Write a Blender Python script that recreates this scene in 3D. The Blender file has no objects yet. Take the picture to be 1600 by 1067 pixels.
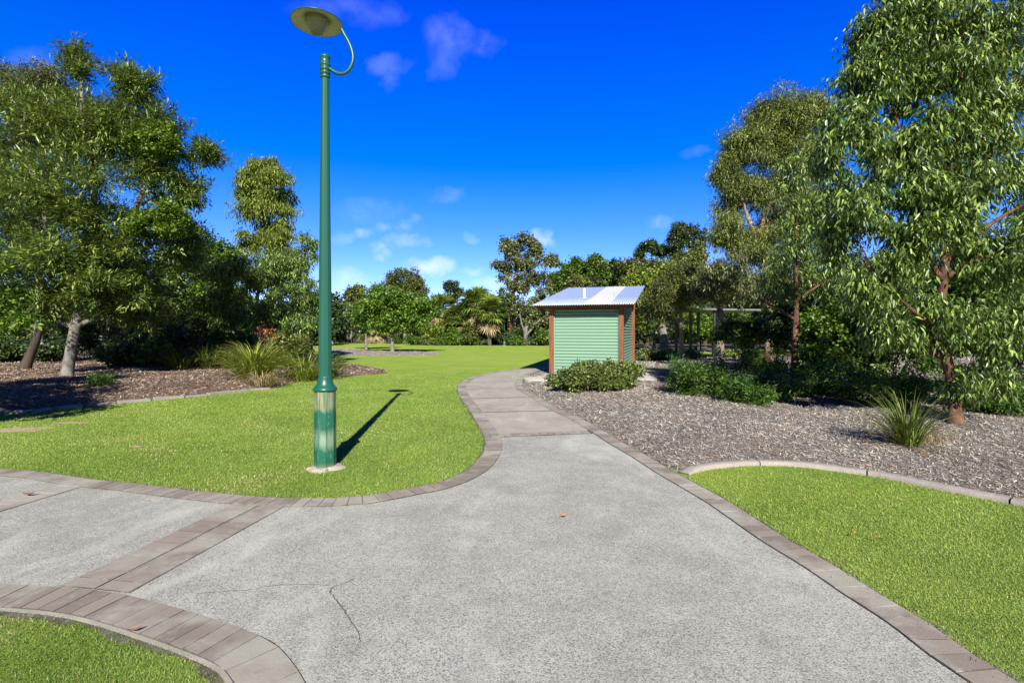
import bpy, bmesh, math, random
import numpy as np
from mathutils import Vector
R = math.radians
random.seed(7)
RG = np.random.default_rng(11)
scene = bpy.context.scene
COL = scene.collection

# ------------------------------------------------------------------ camera
H = 1.6; F = 800.0; CX = 800.0; HY = 518.0
cam_d = bpy.data.cameras.new('camera'); cam = bpy.data.objects.new('camera', cam_d); COL.objects.link(cam)
cam.location = (0, 0, H); cam.rotation_euler = (R(90), 0, 0)
cam_d.sensor_width = 36; cam_d.lens = 18; cam_d.shift_y = -(533.5 - HY) / 1600.0
cam_d.clip_end = 2000; cam_d.clip_start = 0.05
scene.camera = cam

# ------------------------------------------------------------------ world, sun, exposure
scene.view_settings.view_transform = 'Standard'
scene.view_settings.look = 'None'
scene.view_settings.exposure = 0.85
scene.view_settings.gamma = 1
S = Vector((0.10, -1, 0.665)).normalized()
world = bpy.data.worlds.new('World'); scene.world = world; world.use_nodes = True
SKY_STRENGTH = 0.09
def build_world():
    nt = world.node_tree; N = nt.nodes; L = nt.links
    for n in list(N): N.remove(n)
    out = N.new('ShaderNodeOutputWorld'); bg = N.new('ShaderNodeBackground')
    L.new(bg.outputs[0], out.inputs[0])
    sky = N.new('ShaderNodeTexSky'); sky.sky_type = 'NISHITA'; sky.sun_disc = False
    sky.sun_elevation = math.asin(S.z); sky.sun_rotation = math.atan2(S.x, S.y)
    sky.air_density = 1.0; sky.dust_density = 0.0; sky.ozone_density = 4.0; sky.altitude = 0
    # a deep blue winter sky: saturate
    hs = N.new('ShaderNodeHueSaturation'); hs.inputs['Saturation'].default_value = 1.45; hs.inputs['Hue'].default_value = 0.508
    hs.inputs['Value'].default_value = 0.9
    L.new(sky.outputs[0], hs.inputs['Color'])
    tc = N.new('ShaderNodeTexCoord'); sp = N.new('ShaderNodeSeparateXYZ'); L.new(tc.outputs['Generated'], sp.inputs[0])
    cr = N.new('ShaderNodeValToRGB'); e = cr.color_ramp.elements      # tints the sky by elevation; dimmed above the view to deepen shadows
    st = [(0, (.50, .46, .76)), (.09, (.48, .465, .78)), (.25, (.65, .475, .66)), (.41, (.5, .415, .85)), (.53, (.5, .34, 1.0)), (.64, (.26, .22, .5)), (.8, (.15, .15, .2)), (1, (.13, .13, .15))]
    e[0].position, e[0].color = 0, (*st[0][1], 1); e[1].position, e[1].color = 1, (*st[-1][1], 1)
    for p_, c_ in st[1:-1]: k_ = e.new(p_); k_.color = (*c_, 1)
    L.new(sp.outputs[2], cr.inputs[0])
    sky_tint = N.new('ShaderNodeMix'); sky_tint.data_type = 'RGBA'; sky_tint.blend_type = 'MULTIPLY'; sky_tint.inputs[0].default_value = 1; L.new(hs.outputs[0], sky_tint.inputs[6]); L.new(cr.outputs[0], sky_tint.inputs[7])
    wm = N.new('ShaderNodeVectorMath'); wm.operation = 'SCALE'; L.new(sky_tint.outputs[2], wm.inputs[0])
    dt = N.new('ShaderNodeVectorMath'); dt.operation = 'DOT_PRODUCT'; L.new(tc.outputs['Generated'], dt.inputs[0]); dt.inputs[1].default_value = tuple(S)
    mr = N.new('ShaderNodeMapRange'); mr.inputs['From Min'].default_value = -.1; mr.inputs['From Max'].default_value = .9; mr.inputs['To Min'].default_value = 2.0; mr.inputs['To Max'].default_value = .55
    L.new(dt.outputs['Value'], mr.inputs['Value']); L.new(mr.outputs[0], wm.inputs['Scale'])     # sky dimmed towards the sun, behind the camera, to cut fill light
    def math_(op, a, b=None, c=None, clamp=False):
        m = N.new('ShaderNodeMath'); m.operation = op; m.use_clamp = clamp
        for i, v in enumerate((a, b, c)):
            if v is None: continue
            if isinstance(v, (int, float)): m.inputs[i].default_value = v
            else: L.new(v, m.inputs[i])
        return m.outputs[0]
    y = math_('MAXIMUM', sp.outputs[1], 0.02)
    u = math_('DIVIDE', sp.outputs[0], y); v = math_('DIVIDE', sp.outputs[2], y)
    # wisp distortion
    nz = N.new('ShaderNodeTexNoise'); nz.inputs['Scale'].default_value = 14; nz.inputs['Detail'].default_value = 5; nz.inputs['Roughness'].default_value = .6
    L.new(tc.outputs['Generated'], nz.inputs['Vector'])
    nsp = N.new('ShaderNodeSeparateColor'); L.new(nz.outputs['Color'], nsp.inputs[0])
    u2 = math_('MULTIPLY_ADD', math_('SUBTRACT', nsp.outputs[0], .5), .10, u)
    v2 = math_('MULTIPLY_ADD', math_('SUBTRACT', nsp.outputs[1], .5), .07, v)
    clouds = [(700, 60, 40, 32, .13), (690, 90, 26, 30, .10), (757, 74, 26, 18, .10), (604, 104, 32, 18, .12), (614, 122, 18, 22, .09), (530, 10, 76, 20, .08), (590, 22, 50, 24, .08),
              (602, 394, 22, 14, .55), (668, 418, 34, 16, .85), (735, 421, 24, 8, .4), (563, 364, 18, 12, .35), (532, 378, 24, 10, .25),
              (638, 376, 30, 10, .35), (612, 356, 34, 9, .28), (655, 350, 14, 8, .15), (728, 373, 16, 8, .25), (1030, 347, 26, 14, .3), (853, 374, 20, 14, .55),
              (525, 438, 44, 18, .45), (697, 300, 26, 14, .13), (1085, 240, 26, 9, .07), (785, 442, 40, 14, .6), (480, 450, 60, 20, .3), (60, 100, 50, 30, .12), (580,330,60,20,.1)]
    acc = None
    for (px, py, rx, ry, k) in clouds:
        cu = (px - CX) / F; cv = (HY - py) / F
        a = math_('DIVIDE', math_('SUBTRACT', u2, cu), rx / F * 1.25); b = math_('DIVIDE', math_('SUBTRACT', v2, cv), ry / F * 1.25)
        r2 = math_('ADD', math_('MULTIPLY', a, a), math_('MULTIPLY', b, b))
        g = math_('MULTIPLY', math_('POWER', math_('SUBTRACT', 1.0, r2, clamp=True), 1.3), k)
        acc = g if acc is None else math_('MAXIMUM', acc, g)
    nz2 = N.new('ShaderNodeTexNoise'); nz2.inputs['Scale'].default_value = 30; nz2.inputs['Detail'].default_value = 6; nz2.inputs['Roughness'].default_value = .62
    L.new(tc.outputs['Generated'], nz2.inputs['Vector'])
    tex = math_('MULTIPLY_ADD', math_('SUBTRACT', nz2.outputs[0], .42), 3.0, .45, clamp=True)
    front = math_('GREATER_THAN', sp.outputs[1], 0.05)
    fac = math_('MULTIPLY', math_('MULTIPLY', acc, tex), front, clamp=True)
    mx = N.new('ShaderNodeMix'); mx.data_type = 'RGBA'
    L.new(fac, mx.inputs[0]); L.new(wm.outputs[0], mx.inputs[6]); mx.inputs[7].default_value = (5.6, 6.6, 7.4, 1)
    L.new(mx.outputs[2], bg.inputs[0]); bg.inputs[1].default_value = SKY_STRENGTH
build_world()
sd_ = bpy.data.lights.new('sun', 'SUN'); sun = bpy.data.objects.new('sun', sd_); COL.objects.link(sun)
sd_.energy = 5.0; sd_.angle = R(0.5); sd_.color = (1.0, 0.955, 0.85)
sun.rotation_euler = S.to_track_quat('Z', 'Y').to_euler(); sun.location = (5, -20, 20)

# ------------------------------------------------------------------ helpers: projection of measured points
def G(px, py, z=0.0):
    d = (H - z) * F / (py - HY)
    return np.array([(px - CX) / F * d, d, z])
def P(px, py, d): return np.array([(px - CX) / F * d, d, H + (HY - py) / F * d])
def GG(pts): return [G(*p)[:2] for p in pts]
def smooth(pts, step=0.08):
    pts = [np.array(p, float) for p in pts]
    out = []
    n = len(pts)
    for i in range(n - 1):
        p0 = pts[max(i-1, 0)]; p1 = pts[i]; p2 = pts[i+1]; p3 = pts[min(i+2, n-1)]
        k = max(2, int(np.linalg.norm(p2 - p1) / step))
        for j in range(k):
            t = j / k
            out.append(0.5 * ((2*p1) + (-p0+p2)*t + (2*p0-5*p1+4*p2-p3)*t*t + (-p0+3*p1-3*p2+p3)*t**3))
    out.append(pts[-1])
    return np.array(out)
def resample(c, step):
    seg = np.linalg.norm(np.diff(c, axis=0), axis=1); s = np.concatenate([[0], np.cumsum(seg)])
    t = np.arange(0, s[-1], step)
    return np.stack([np.interp(t, s, c[:, k]) for k in range(c.shape[1])], 1)
def offset(c, w):
    t = np.gradient(c, axis=0); t /= np.linalg.norm(t, axis=1)[:, None] + 1e-9
    nrm = np.stack([t[:, 1], -t[:, 0]], 1)       # right-hand side
    return c + nrm * w
def inside(poly, x, y):
    poly = np.asarray(poly); r = np.zeros(x.shape, bool)
    x0, y0 = poly[:, 0], poly[:, 1]; x1, y1 = np.roll(x0, -1), np.roll(y0, -1)
    for a, b, c, d in zip(x0, y0, x1, y1):
        if b == d: continue
        m = ((b > y) != (d > y)) & (x < (c - a) * (y - b) / (d - b) + a)
        r ^= m
    return r
def sdist(poly, x, y):
    poly = np.asarray(poly); best = np.full(x.shape, 1e9)
    q = np.roll(poly, -1, axis=0)
    for a, b in zip(poly, q):
        e = b - a; l = e @ e + 1e-9
        t = np.clip(((x - a[0]) * e[0] + (y - a[1]) * e[1]) / l, 0, 1)
        best = np.minimum(best, np.hypot(x - a[0] - t * e[0], y - a[1] - t * e[1]))
    return np.where(inside(poly, x, y), best, -best)

# ------------------------------------------------------------------ helpers: objects
def tag(o, label=None, cat=None, group=None, kind=None):
    if label: o['label'] = label
    if cat: o['category'] = cat
    if group: o['group'] = group
    if kind: o['kind'] = kind
    return o
def empty(name, loc=(0, 0, 0), rz=0.0):
    o = bpy.data.objects.new(name, None); COL.objects.link(o); o.location = loc; o.rotation_euler = (0, 0, rz); o.empty_display_size = .2
    return o
def link(name, me, mat, parent=None, smooth_=False):
    o = bpy.data.objects.new(name, me); COL.objects.link(o)
    mats = mat if isinstance(mat, (list, tuple)) else [mat]
    for m in mats: me.materials.append(m)
    if parent is not None:
        o.parent = parent
        o.matrix_parent_inverse.identity()
    if smooth_: me.polygons.foreach_set('use_smooth', [True] * len(me.polygons))
    return o
def npmesh(name, V, Q, attr=None, k=4):
    """V (n,3), Q (m,k) -> mesh"""
    V = np.asarray(V, np.float32); Q = np.asarray(Q, np.int32)
    me = bpy.data.meshes.new(name)
    me.vertices.add(len(V)); me.vertices.foreach_set('co', V.ravel())
    m = len(Q); me.loops.add(m * k); me.loops.foreach_set('vertex_index', Q.ravel())
    me.polygons.add(m); me.polygons.foreach_set('loop_start', np.arange(0, m * k, k, dtype=np.int32))
    try: me.polygons.foreach_set('loop_total', np.full(m, k, np.int32))
    except Exception: pass
    if attr is not None:
        a = me.attributes.new('v', 'FLOAT', 'FACE'); a.data.foreach_set('value', np.asarray(attr, np.float32))
    me.update(calc_edges=True)
    return me
class MB:
    """collects quads/polys"""
    def __init__(s): s.v = []; s.f = []; s.a = []
    def add(s, vs, fs, a=0.5):
        o = len(s.v); s.v += [(float(p[0]), float(p[1]), float(p[2])) for p in vs]; s.f += [tuple(i + o for i in f) for f in fs]; s.a += [a] * len(fs)
    def box(s, x0, x1, y0, y1, z0, z1, a=.5):
        s.add([(x0,y0,z0),(x1,y0,z0),(x1,y1,z0),(x0,y1,z0),(x0,y0,z1),(x1,y0,z1),(x1,y1,z1),(x0,y1,z1)],
              [(0,3,2,1),(4,5,6,7),(0,1,5,4),(1,2,6,5),(2,3,7,6),(3,0,4,7)], a)
    def lathe(s, prof, n=24, c=(0, 0, 0), cap=True):
        vs = []; fs = []
        for r, z in prof:
            for i in range(n):
                t = 2*math.pi*(i+.5)/n; vs.append((c[0]+r*math.cos(t), c[1]+r*math.sin(t), c[2]+z))
        for j in range(len(prof)-1):
            for i in range(n):
                k = (i+1) % n; fs.append((j*n+i, j*n+k, (j+1)*n+k, (j+1)*n+i))
        if cap:
            fs.append(tuple(reversed(range(n)))); fs.append(tuple(range((len(prof)-1)*n, len(prof)*n)))
        s.add(vs, fs)
    def tube(s, pts, rad, n=8, cap=True):
        pts = np.array(pts, float); rad = np.broadcast_to(np.array(rad, float), (len(pts),))
        t = np.gradient(pts, axis=0); t /= np.linalg.norm(t, axis=1)[:, None] + 1e-9
        up = np.array([1.0, 0, 0]) if abs(t[0][2]) > .7 else np.array([0, 0, 1.0])
        A_ = []; B_ = []; fs = []
        for d in t.tolist():
            a = (d[1]*up[2]-d[2]*up[1], d[2]*up[0]-d[0]*up[2], d[0]*up[1]-d[1]*up[0]); l = math.sqrt(a[0]*a[0]+a[1]*a[1]+a[2]*a[2])+1e-9; a = (a[0]/l, a[1]/l, a[2]/l)
            b = (d[1]*a[2]-d[2]*a[1], d[2]*a[0]-d[0]*a[2], d[0]*a[1]-d[1]*a[0]); up = (a[1]*d[2]-a[2]*d[1], a[2]*d[0]-a[0]*d[2], a[0]*d[1]-a[1]*d[0]); A_.append(a); B_.append(b)
        w = 2*math.pi*np.arange(n)/n; A_ = np.array(A_)[:, None]; B_ = np.array(B_)[:, None]
        vs = (pts[:, None] + rad[:, None, None]*(np.cos(w)[None, :, None]*A_ + np.sin(w)[None, :, None]*B_)).reshape(-1, 3).tolist()
        for j in range(len(pts)-1):
            for i in range(n):
                k = (i+1) % n; fs.append((j*n+i, (j+1)*n+i, (j+1)*n+k, j*n+k))
        if cap: fs.append(tuple(range(n))); fs.append(tuple(reversed(range((len(pts)-1)*n, len(pts)*n))))
        s.add(vs, fs)
    def mesh(s, name, bevel=0):
        me = bpy.data.meshes.new(name); me.from_pydata(s.v, [], s.f)
        at = me.attributes.new('v', 'FLOAT', 'FACE'); at.data.foreach_set('value', s.a)
        bm = bmesh.new(); bm.from_mesh(me); bmesh.ops.recalc_face_normals(bm, faces=bm.faces)
        if bevel: bmesh.ops.bevel(bm, geom=bm.edges[:], offset=bevel, segments=2, affect='EDGES', profile=.6)
        bm.to_mesh(me); bm.free(); me.update()
        return me
    def build(s, name, mat, parent=None, bevel=0, smooth_=False): return link(name, s.mesh(name, bevel), mat, parent, smooth_)

# ------------------------------------------------------------------ materials
def newmat(name):
    m = bpy.data.materials.new(name); m.use_nodes = True; nt = m.node_tree
    b = nt.nodes['Principled BSDF']; return m, nt, b
def ramp(nt, fac, stops):
    r = nt.nodes.new('ShaderNodeValToRGB'); e = r.color_ramp.elements
    while len(e) > 1: e.remove(e[-1])
    e[0].position = stops[0][0]; e[0].color = (*stops[0][1], 1)
    for p, c in stops[1:]:
        k = e.new(p); k.color = (*c, 1)
    nt.links.new(fac, r.inputs[0]); return r.outputs[0]
def noise(nt, scale, detail=4, rough=.55, vec=None, dist=0, stretch=None):
    n = nt.nodes.new('ShaderNodeTexNoise'); n.inputs['Scale'].default_value = scale; n.inputs['Detail'].default_value = detail
    n.inputs['Roughness'].default_value = rough; n.inputs['Distortion'].default_value = dist
    if vec is None:
        tc = nt.nodes.new('ShaderNodeTexCoord'); vec = tc.outputs['Object']
    if stretch is not None:
        mp = nt.nodes.new('ShaderNodeMapping'); mp.inputs['Scale'].default_value = stretch; nt.links.new(vec, mp.inputs[0]); vec = mp.outputs[0]
    nt.links.new(vec, n.inputs['Vector']); return n.outputs[0]
def mix(nt, fac, a, b, blend='MIX'):
    m = nt.nodes.new('ShaderNodeMix'); m.data_type = 'RGBA'; m.blend_type = blend; m.clamp_factor = True
    for s, v in ((0, fac), (6, a), (7, b)):
        if isinstance(v, (int, float)): m.inputs[s].default_value = v
        elif isinstance(v, tuple): m.inputs[s].default_value = (*v, 1)
        else: nt.links.new(v, m.inputs[s])
    return m.outputs[2]
def mth(nt, op, a, b=0.0, c=0.0, clamp=False):
    m = nt.nodes.new('ShaderNodeMath'); m.operation = op; m.use_clamp = clamp
    for i, v in enumerate((a, b, c)):
        if isinstance(v, (int, float)): m.inputs[i].default_value = v
        else: nt.links.new(v, m.inputs[i])
    return m.outputs[0]
def bump(nt, b, h, strength=.3, dist=.01):
    n = nt.nodes.new('ShaderNodeBump'); n.inputs['Strength'].default_value = strength; n.inputs['Distance'].default_value = dist
    nt.links.new(h, n.inputs['Height']); nt.links.new(n.outputs[0], b.inputs['Normal'])
def attrv(nt):
    a = nt.nodes.new('ShaderNodeAttribute'); a.attribute_name = 'v'; return a.outputs['Fac']
def col(nt, b, c):
    nt.links.new(c, b.inputs['Base Color'])

def leafmat(name, dark, mid, light, trans=.3, rough=.45, patch=.6, spec=.4, straw=None):
    m, nt, b = newmat(name)
    v = attrv(nt)
    c = ramp(nt, v, [(0, tuple(x*.55 for x in dark)), (.32, tuple(x*1.15 for x in dark)), (.62, tuple(x*.9 for x in mid)), (1, light)] if straw is None else [(0, dark), (.45, mid), (.9, light), (.94, straw), (1, straw)])
    n = noise(nt, patch, 3)
    c2 = mix(nt, mth(nt, 'MULTIPLY', mth(nt, 'SUBTRACT', n, .35, clamp=True), 1.6, clamp=True), c, mix(nt, .25, c, light))
    b.inputs['Roughness'].default_value = rough; b.inputs['Specular IOR Level'].default_value = spec
    nt.links.new(c2, b.inputs['Base Color'])
    t = nt.nodes.new('ShaderNodeBsdfTranslucent'); nt.links.new(mix(nt, .5, c2, (light[0]*1.5, light[1]*1.4, light[2]*.6)), t.inputs[0])
    ms = nt.nodes.new('ShaderNodeMixShader'); ms.inputs[0].default_value = trans*.65
    nt.links.new(b.outputs[0], ms.inputs[1]); nt.links.new(t.outputs[0], ms.inputs[2])
    nt.links.new(ms.outputs[0], nt.nodes['Material Output'].inputs[0])
    return m
def barkmat(name, c1, c2, c3=None, scale=6, stretch=(1, 1, .3), bs=.6):
    m, nt, b = newmat(name)
    n = noise(nt, scale, 6, .6, stretch=stretch); n2 = noise(nt, scale * 5, 4, .6, stretch=stretch)
    st = [(.35, c1), (.6, c2)] + ([(.75, c3)] if c3 else [])
    c = ramp(nt, n, st); c = mix(nt, mth(nt, 'MULTIPLY', n2, .6), c, c1)
    col(nt, b, c); b.inputs['Roughness'].default_value = .85; bump(nt, b, n2, bs, .03); return m
M = {}
M['leaf_grevillea'] = leafmat('narrow leaves', (.028, .058, .010), (.09, .155, .020), (.27, .35, .07), .28, .38, .5)
M['leaf_mistletoe'] = leafmat('small bright leaves', (.035, .075, .006), (.09, .17, .010), (.18, .28, .02), .3, .45)
M['leaf_gum'] = leafmat('gum leaves', (.022, .050, .013), (.085, .165, .030), (.31, .42, .09), .34, .36, .7)
M['leaf_greygum'] = leafmat('grey gum leaves', (.04, .058, .02), (.11, .135, .045), (.23, .25, .10), .25, .45, .4)
M['leaf_olive'] = leafmat('olive leaves', (.035, .052, .012), (.10, .13, .026), (.22, .24, .05), .25, .5, .3)
M['leaf_yellow'] = leafmat('yellow green leaves', (.06, .09, .010), (.14, .20, .018), (.25, .31, .03), .3, .5, .4)
M['leaf_rust'] = leafmat('olive brown leaves', (.04, .062, .016), (.11, .16, .03), (.27, .31, .06), .25, .5, .3)
M['leaf_green'] = leafmat('mid green leaves', (.028, .062, .008), (.07, .14, .013), (.16, .25, .03), .28, .42, .4)
M['leaf_bright'] = leafmat('bright green leaves', (.03, .075, .006), (.08, .175, .012), (.19, .30, .025), .3, .42, .6)
M['leaf_dark'] = leafmat('dark green leaves', (.016, .034, .009), (.045, .078, .018), (.10, .15, .04), .2, .4, .3)
M['leaf_pittos'] = leafmat('thick shrub leaves', (.045, .07, .016), (.12, .165, .035), (.27, .32, .09), .2, .4, .8)
M['leaf_fern'] = leafmat('ferny green leaves', (.018, .05, .006), (.045, .11, .008), (.11, .21, .016), .25, .5, .5)
M['leaf_palm'] = leafmat('palm leaves', (.06, .11, .015), (.15, .22, .03), (.32, .38, .09), .2, .35, .5)
M['leaf_straw'] = leafmat('dead palm leaves', (.16, .12, .05), (.30, .24, .12), (.48, .40, .22), .2, .7, .5)
M['leaf_strap'] = leafmat('strap leaves', (.09, .14, .012), (.24, .31, .03), (.50, .50, .13), .28, .4, .8)
M['leaf_strapdark'] = leafmat('dark strap leaves', (.035, .065, .008), (.10, .15, .018), (.26, .30, .07), .25, .4, .8)
M['leaf_red'] = leafmat('red new leaves', (.14, .035, .015), (.26, .07, .03), (.4, .14, .05), .25, .5)
M['bark_white'] = barkmat('pale mottled bark', (.09, .08, .065), (.27, .255, .235), (.46, .44, .41), 7, (1, 1, .6), .4)
M['bark_dark'] = barkmat('dark bark', (.03, .022, .017), (.09, .062, .045), None, 7)
M['bark_red'] = barkmat('red shedding bark', (.06, .028, .015), (.20, .09, .05), (.36, .22, .14), 7)
M['bark_pink'] = barkmat('pinkish gum bark', (.22, .13, .09), (.45, .29, .20), (.55, .42, .33), 4, (1, 1, .4), .25)
M['bark_grey'] = barkmat('grey bark', (.10, .09, .07), (.26, .23, .19), (.36, .33, .28), 8)
M['bark_green'] = barkmat('green grey smooth bark', (.13, .14, .07), (.26, .27, .15), None, 4, (1, 1, .5), .15)
M['bark_bottle'] = barkmat('brown bottle trunk bark', (.13, .11, .075), (.25, .22, .155), None, 9, (1, 1, .15), .3)

# lawn soil / turf
m, nt, b = newmat('lawn turf'); M['lawn'] = m
tc = nt.nodes.new('ShaderNodeTexCoord')
n1 = noise(nt, .6, 6, .7, dist=.5); n2 = noise(nt, 9, 6, .75); n3 = noise(nt, 55, 4, .8); n4 = noise(nt, .06, 3, .5)
c = ramp(nt, n1, [(.3, (.19, .30, .045)), (.5, (.25, .36, .05)), (.7, (.33, .41, .06))])
c = mix(nt, mth(nt, 'MULTIPLY', mth(nt, 'SUBTRACT', n4, .45, clamp=True), 3.0, clamp=True), c, (.34, .41, .07))
c = mix(nt, mth(nt, 'MULTIPLY', mth(nt, 'SUBTRACT', n2, .5, clamp=True), 2.2, clamp=True), c, (.15, .22, .03))
c = mix(nt, mth(nt, 'MULTIPLY', mth(nt, 'SUBTRACT', n3, .52, clamp=True), 3.0, clamp=True), c, (.09, .13, .02))
col(nt, b, c); b.inputs['Roughness'].default_value = .9; b.inputs['Specular IOR Level'].default_value = .1
bump(nt, b, mth(nt, 'ADD', n2, n3), .8, .03)
m = leafmat('grass blades', (.07, .125, .02), (.185, .295, .05), (.37, .46, .12), .3, .5, 1.7, .25, (.55, .47, .25)); M['grass'] = m
m, nt, b = newmat('dry clippings'); M['clippings'] = m
col(nt, b, ramp(nt, attrv(nt), [(0, (.25, .19, .09)), (1, (.5, .42, .24))])); b.inputs['Roughness'].default_value = .9
m, nt, b = newmat('leaf litter'); M['litter'] = m
n1 = noise(nt, 1.2, 6, .7); n2 = noise(nt, 30, 5, .8)
c = ramp(nt, n1, [(.3, (.06, .045, .03)), (.7, (.17, .13, .09))]); c = mix(nt, n2, c, (.05, .035, .025)); col(nt, b, c); b.inputs['Roughness'].default_value = .95; bump(nt, b, n2, 1, .05)
def mulchbase(name, a, bb, cc):
    m, nt, b = newmat(name)
    v = noise(nt, 38, 5, .75, stretch=(1, 2.2, 1), dist=1.5); w = noise(nt, 1.1, 4, .6)
    c = ramp(nt, v, [(.35, a), (.5, bb), (.68, cc)]); c = mix(nt, mth(nt, 'MULTIPLY', mth(nt, 'SUBTRACT', w, .5, clamp=True), 2.5, clamp=True), c, (bb[0]*1.1, bb[1]*.75, bb[2]*.55))
    col(nt, b, c); b.inputs['Roughness'].default_value = .95; bump(nt, b, v, 1, .04); return m
M['mulch'] = mulchbase('weathered mulch', (.09, .075, .06), (.29, .255, .215), (.46, .42, .375))
M['mulch_brown'] = mulchbase('brown mulch', (.055, .035, .024), (.19, .125, .085), (.36, .28, .22))
m, nt, b = newmat('wood chips'); M['chips'] = m
col(nt, b, ramp(nt, attrv(nt), [(0, (.06, .045, .035)), (.2, (.25, .22, .19)), (.65, (.41, .375, .335)), (.93, (.58, .55, .49)), (.97, (.42, .17, .06)), (1, (.5, .3, .12))])); b.inputs['Roughness'].default_value = .85
m, nt, b = newmat('brown wood chips'); M['chips_brown'] = m
col(nt, b, ramp(nt, attrv(nt), [(0, (.05, .03, .02)), (.35, (.19, .125, .085)), (.65, (.34, .245, .175)), (.8, (.43, .36, .30)), (.92, (.55, .5, .44)), (1, (.50, .24, .08))])); b.inputs['Roughness'].default_value = .85

def concrete(name, base, tan, speck=1.0):
    m, nt, b = newmat(name)
    big = noise(nt, .8, 5, .65, dist=.6); med = noise(nt, 3.2, 6, .72); f1 = noise(nt, 118, 3, .8); f2 = noise(nt, 230, 2, .6); vo = nt.nodes.new('ShaderNodeTexVoronoi')
    tc = nt.nodes.new('ShaderNodeTexCoord'); nt.links.new(tc.outputs['Object'], vo.inputs['Vector']); vo.inputs['Scale'].default_value = 120
    c = ramp(nt, big, [(.3, tan), (.55, base), (.75, tuple(x*1.18 for x in base))])
    c = mix(nt, mth(nt, 'MULTIPLY', mth(nt, 'SUBTRACT', med, .5, clamp=True), 3.5, clamp=True), c, tuple(x*1.35 for x in base))
    dk = mth(nt, 'MULTIPLY', mth(nt, 'SUBTRACT', f1, .52, clamp=True), 5.5*speck, clamp=True)
    c = mix(nt, dk, c, tuple(x*.33 for x in tan))
    lt = mth(nt, 'MULTIPLY', mth(nt, 'SUBTRACT', .45, f1, clamp=True), 5.0*speck, clamp=True)
    c = mix(nt, lt, c, (.62, .60, .56))
    g = nt.nodes.new('ShaderNodeSeparateColor'); nt.links.new(vo.outputs['Color'], g.inputs[0])
    c = mix(nt, mth(nt, 'MULTIPLY', mth(nt, 'LESS_THAN', g.outputs[0], .07), .30*speck), c, (.10, .09, .075))
    c = mix(nt, mth(nt, 'MULTIPLY', f2, .25), c, (.2, .19, .17))
    col(nt, b, c); b.inputs['Roughness'].default_value = .88; b.inputs['Specular IOR Level'].default_value = .25
    strk = noise(nt, 1.3, 5, .6, stretch=(1, .35, 1), dist=1.2); c = mix(nt, mth(nt, 'MULTIPLY', mth(nt, 'SUBTRACT', strk, .54, clamp=True), 2.6, clamp=True), c, tuple(x*1.42 for x in base))
    c2 = mix(nt, mth(nt, 'MULTIPLY', mth(nt, 'SUBTRACT', .45, med, clamp=True), 3, clamp=True), c, tuple(x*.72 for x in tan)); col(nt, b, c2)
    bump(nt, b, f1, .45*speck, .006); return m
M['concrete'] = concrete('exposed aggregate concrete', (.405, .405, .355), (.305, .303, .262), 1.75)
M['concrete_tan'] = concrete('weathered tan concrete', (.365, .338, .28), (.29, .265, .215), .6)
M['concrete_pale'] = concrete('pale concrete', (.52, .50, .44), (.42, .39, .32), .25)
M['kerb'] = concrete('pinkish kerb concrete', (.31, .275, .245), (.23, .20, .175), .6)
m, nt, b = newmat('stamped brick band'); M['brick'] = m
v = attrv(nt); c = ramp(nt, v, [(0, (.07, .06, .05)), (.06, (.07, .06, .05)), (.08, (.19, .157, .13)), (.5, (.25, .208, .172)), (1, (.32, .27, .225))])
n1 = noise(nt, 1.4, 5, .65); n2 = noise(nt, 70, 4, .8); n3 = noise(nt, 7, 6, .75)
c = mix(nt, mth(nt, 'MULTIPLY', mth(nt, 'SUBTRACT', n1, .46, clamp=True), 7, clamp=True), c, (.37, .355, .30))
c = mix(nt, mth(nt, 'MULTIPLY', mth(nt, 'SUBTRACT', n3, .53, clamp=True), 6, clamp=True), c, (.35, .32, .28))
c = mix(nt, mth(nt, 'MULTIPLY', n2, .4), c, (.13, .11, .09)); col(nt, b, c); b.inputs['Roughness'].default_value = .9; bump(nt, b, n2, .5, .006)
m, nt, b = newmat('dark joint'); M['joint'] = m
n1 = noise(nt, 12, 4, .7); col(nt, b, ramp(nt, n1, [(.35, (.05, .042, .034)), (.7, (.16, .14, .12))])); b.inputs['Roughness'].default_value = .95
m, nt, b = newmat('bare sandy soil'); M['soil'] = m
n1 = noise(nt, 14, 6, .7); col(nt, b, ramp(nt, n1, [(.3, (.27, .19, .11)), (.7, (.47, .36, .23))])); b.inputs['Roughness'].default_value = .95; bump(nt, b, n1, .7, .02)

def paint(name, c, rough=.35, metallic=0, dirt=.25, dscale=6, stretch=(1, 1, .25)):
    m, nt, b = newmat(name)
    n = noise(nt, dscale, 6, .65, stretch=stretch)
    cc = mix(nt, mth(nt, 'MULTIPLY', mth(nt, 'SUBTRACT', n, .4, clamp=True), dirt*3, clamp=True), c, tuple(x*.55+.02 for x in c))
    col(nt, b, cc); b.inputs['Roughness'].default_value = rough; b.inputs['Metallic'].default_value = metallic; return m
M['post_green'] = paint('green pole paint', (.010, .088, .060), .36, 0, .4)
M['zinc'] = paint('galvanised roof sheet', (.45, .53, .65), .4, .45, .12, 3, (1, 1, 1))
M['trans_sheet'] = paint('milky translucent sheet', (.52, .53, .53), .5, 0, .3, 2, (1, 1, 1))
M['wall_green'] = paint('pale green corrugated steel', (.17, .30, .21), .45, 0, .12, 2, (1, 1, 1))
M['white'] = paint('white plastic', (.78, .78, .78), .4, 0, .05)
M['cream'] = paint('cream enamel', (.42, .40, .31), .4, 0, .25, 12, (1, 1, 1))
M['glass_dim'] = paint('dusty lamp glass', (.22, .21, .17), .25, 0, .3, 20, (1, 1, 1))
M['darkmetal'] = paint('dark painted steel', (.02, .025, .022), .45)
M['grey'] = paint('grey painted steel', (.14, .15, .16), .5)
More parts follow.
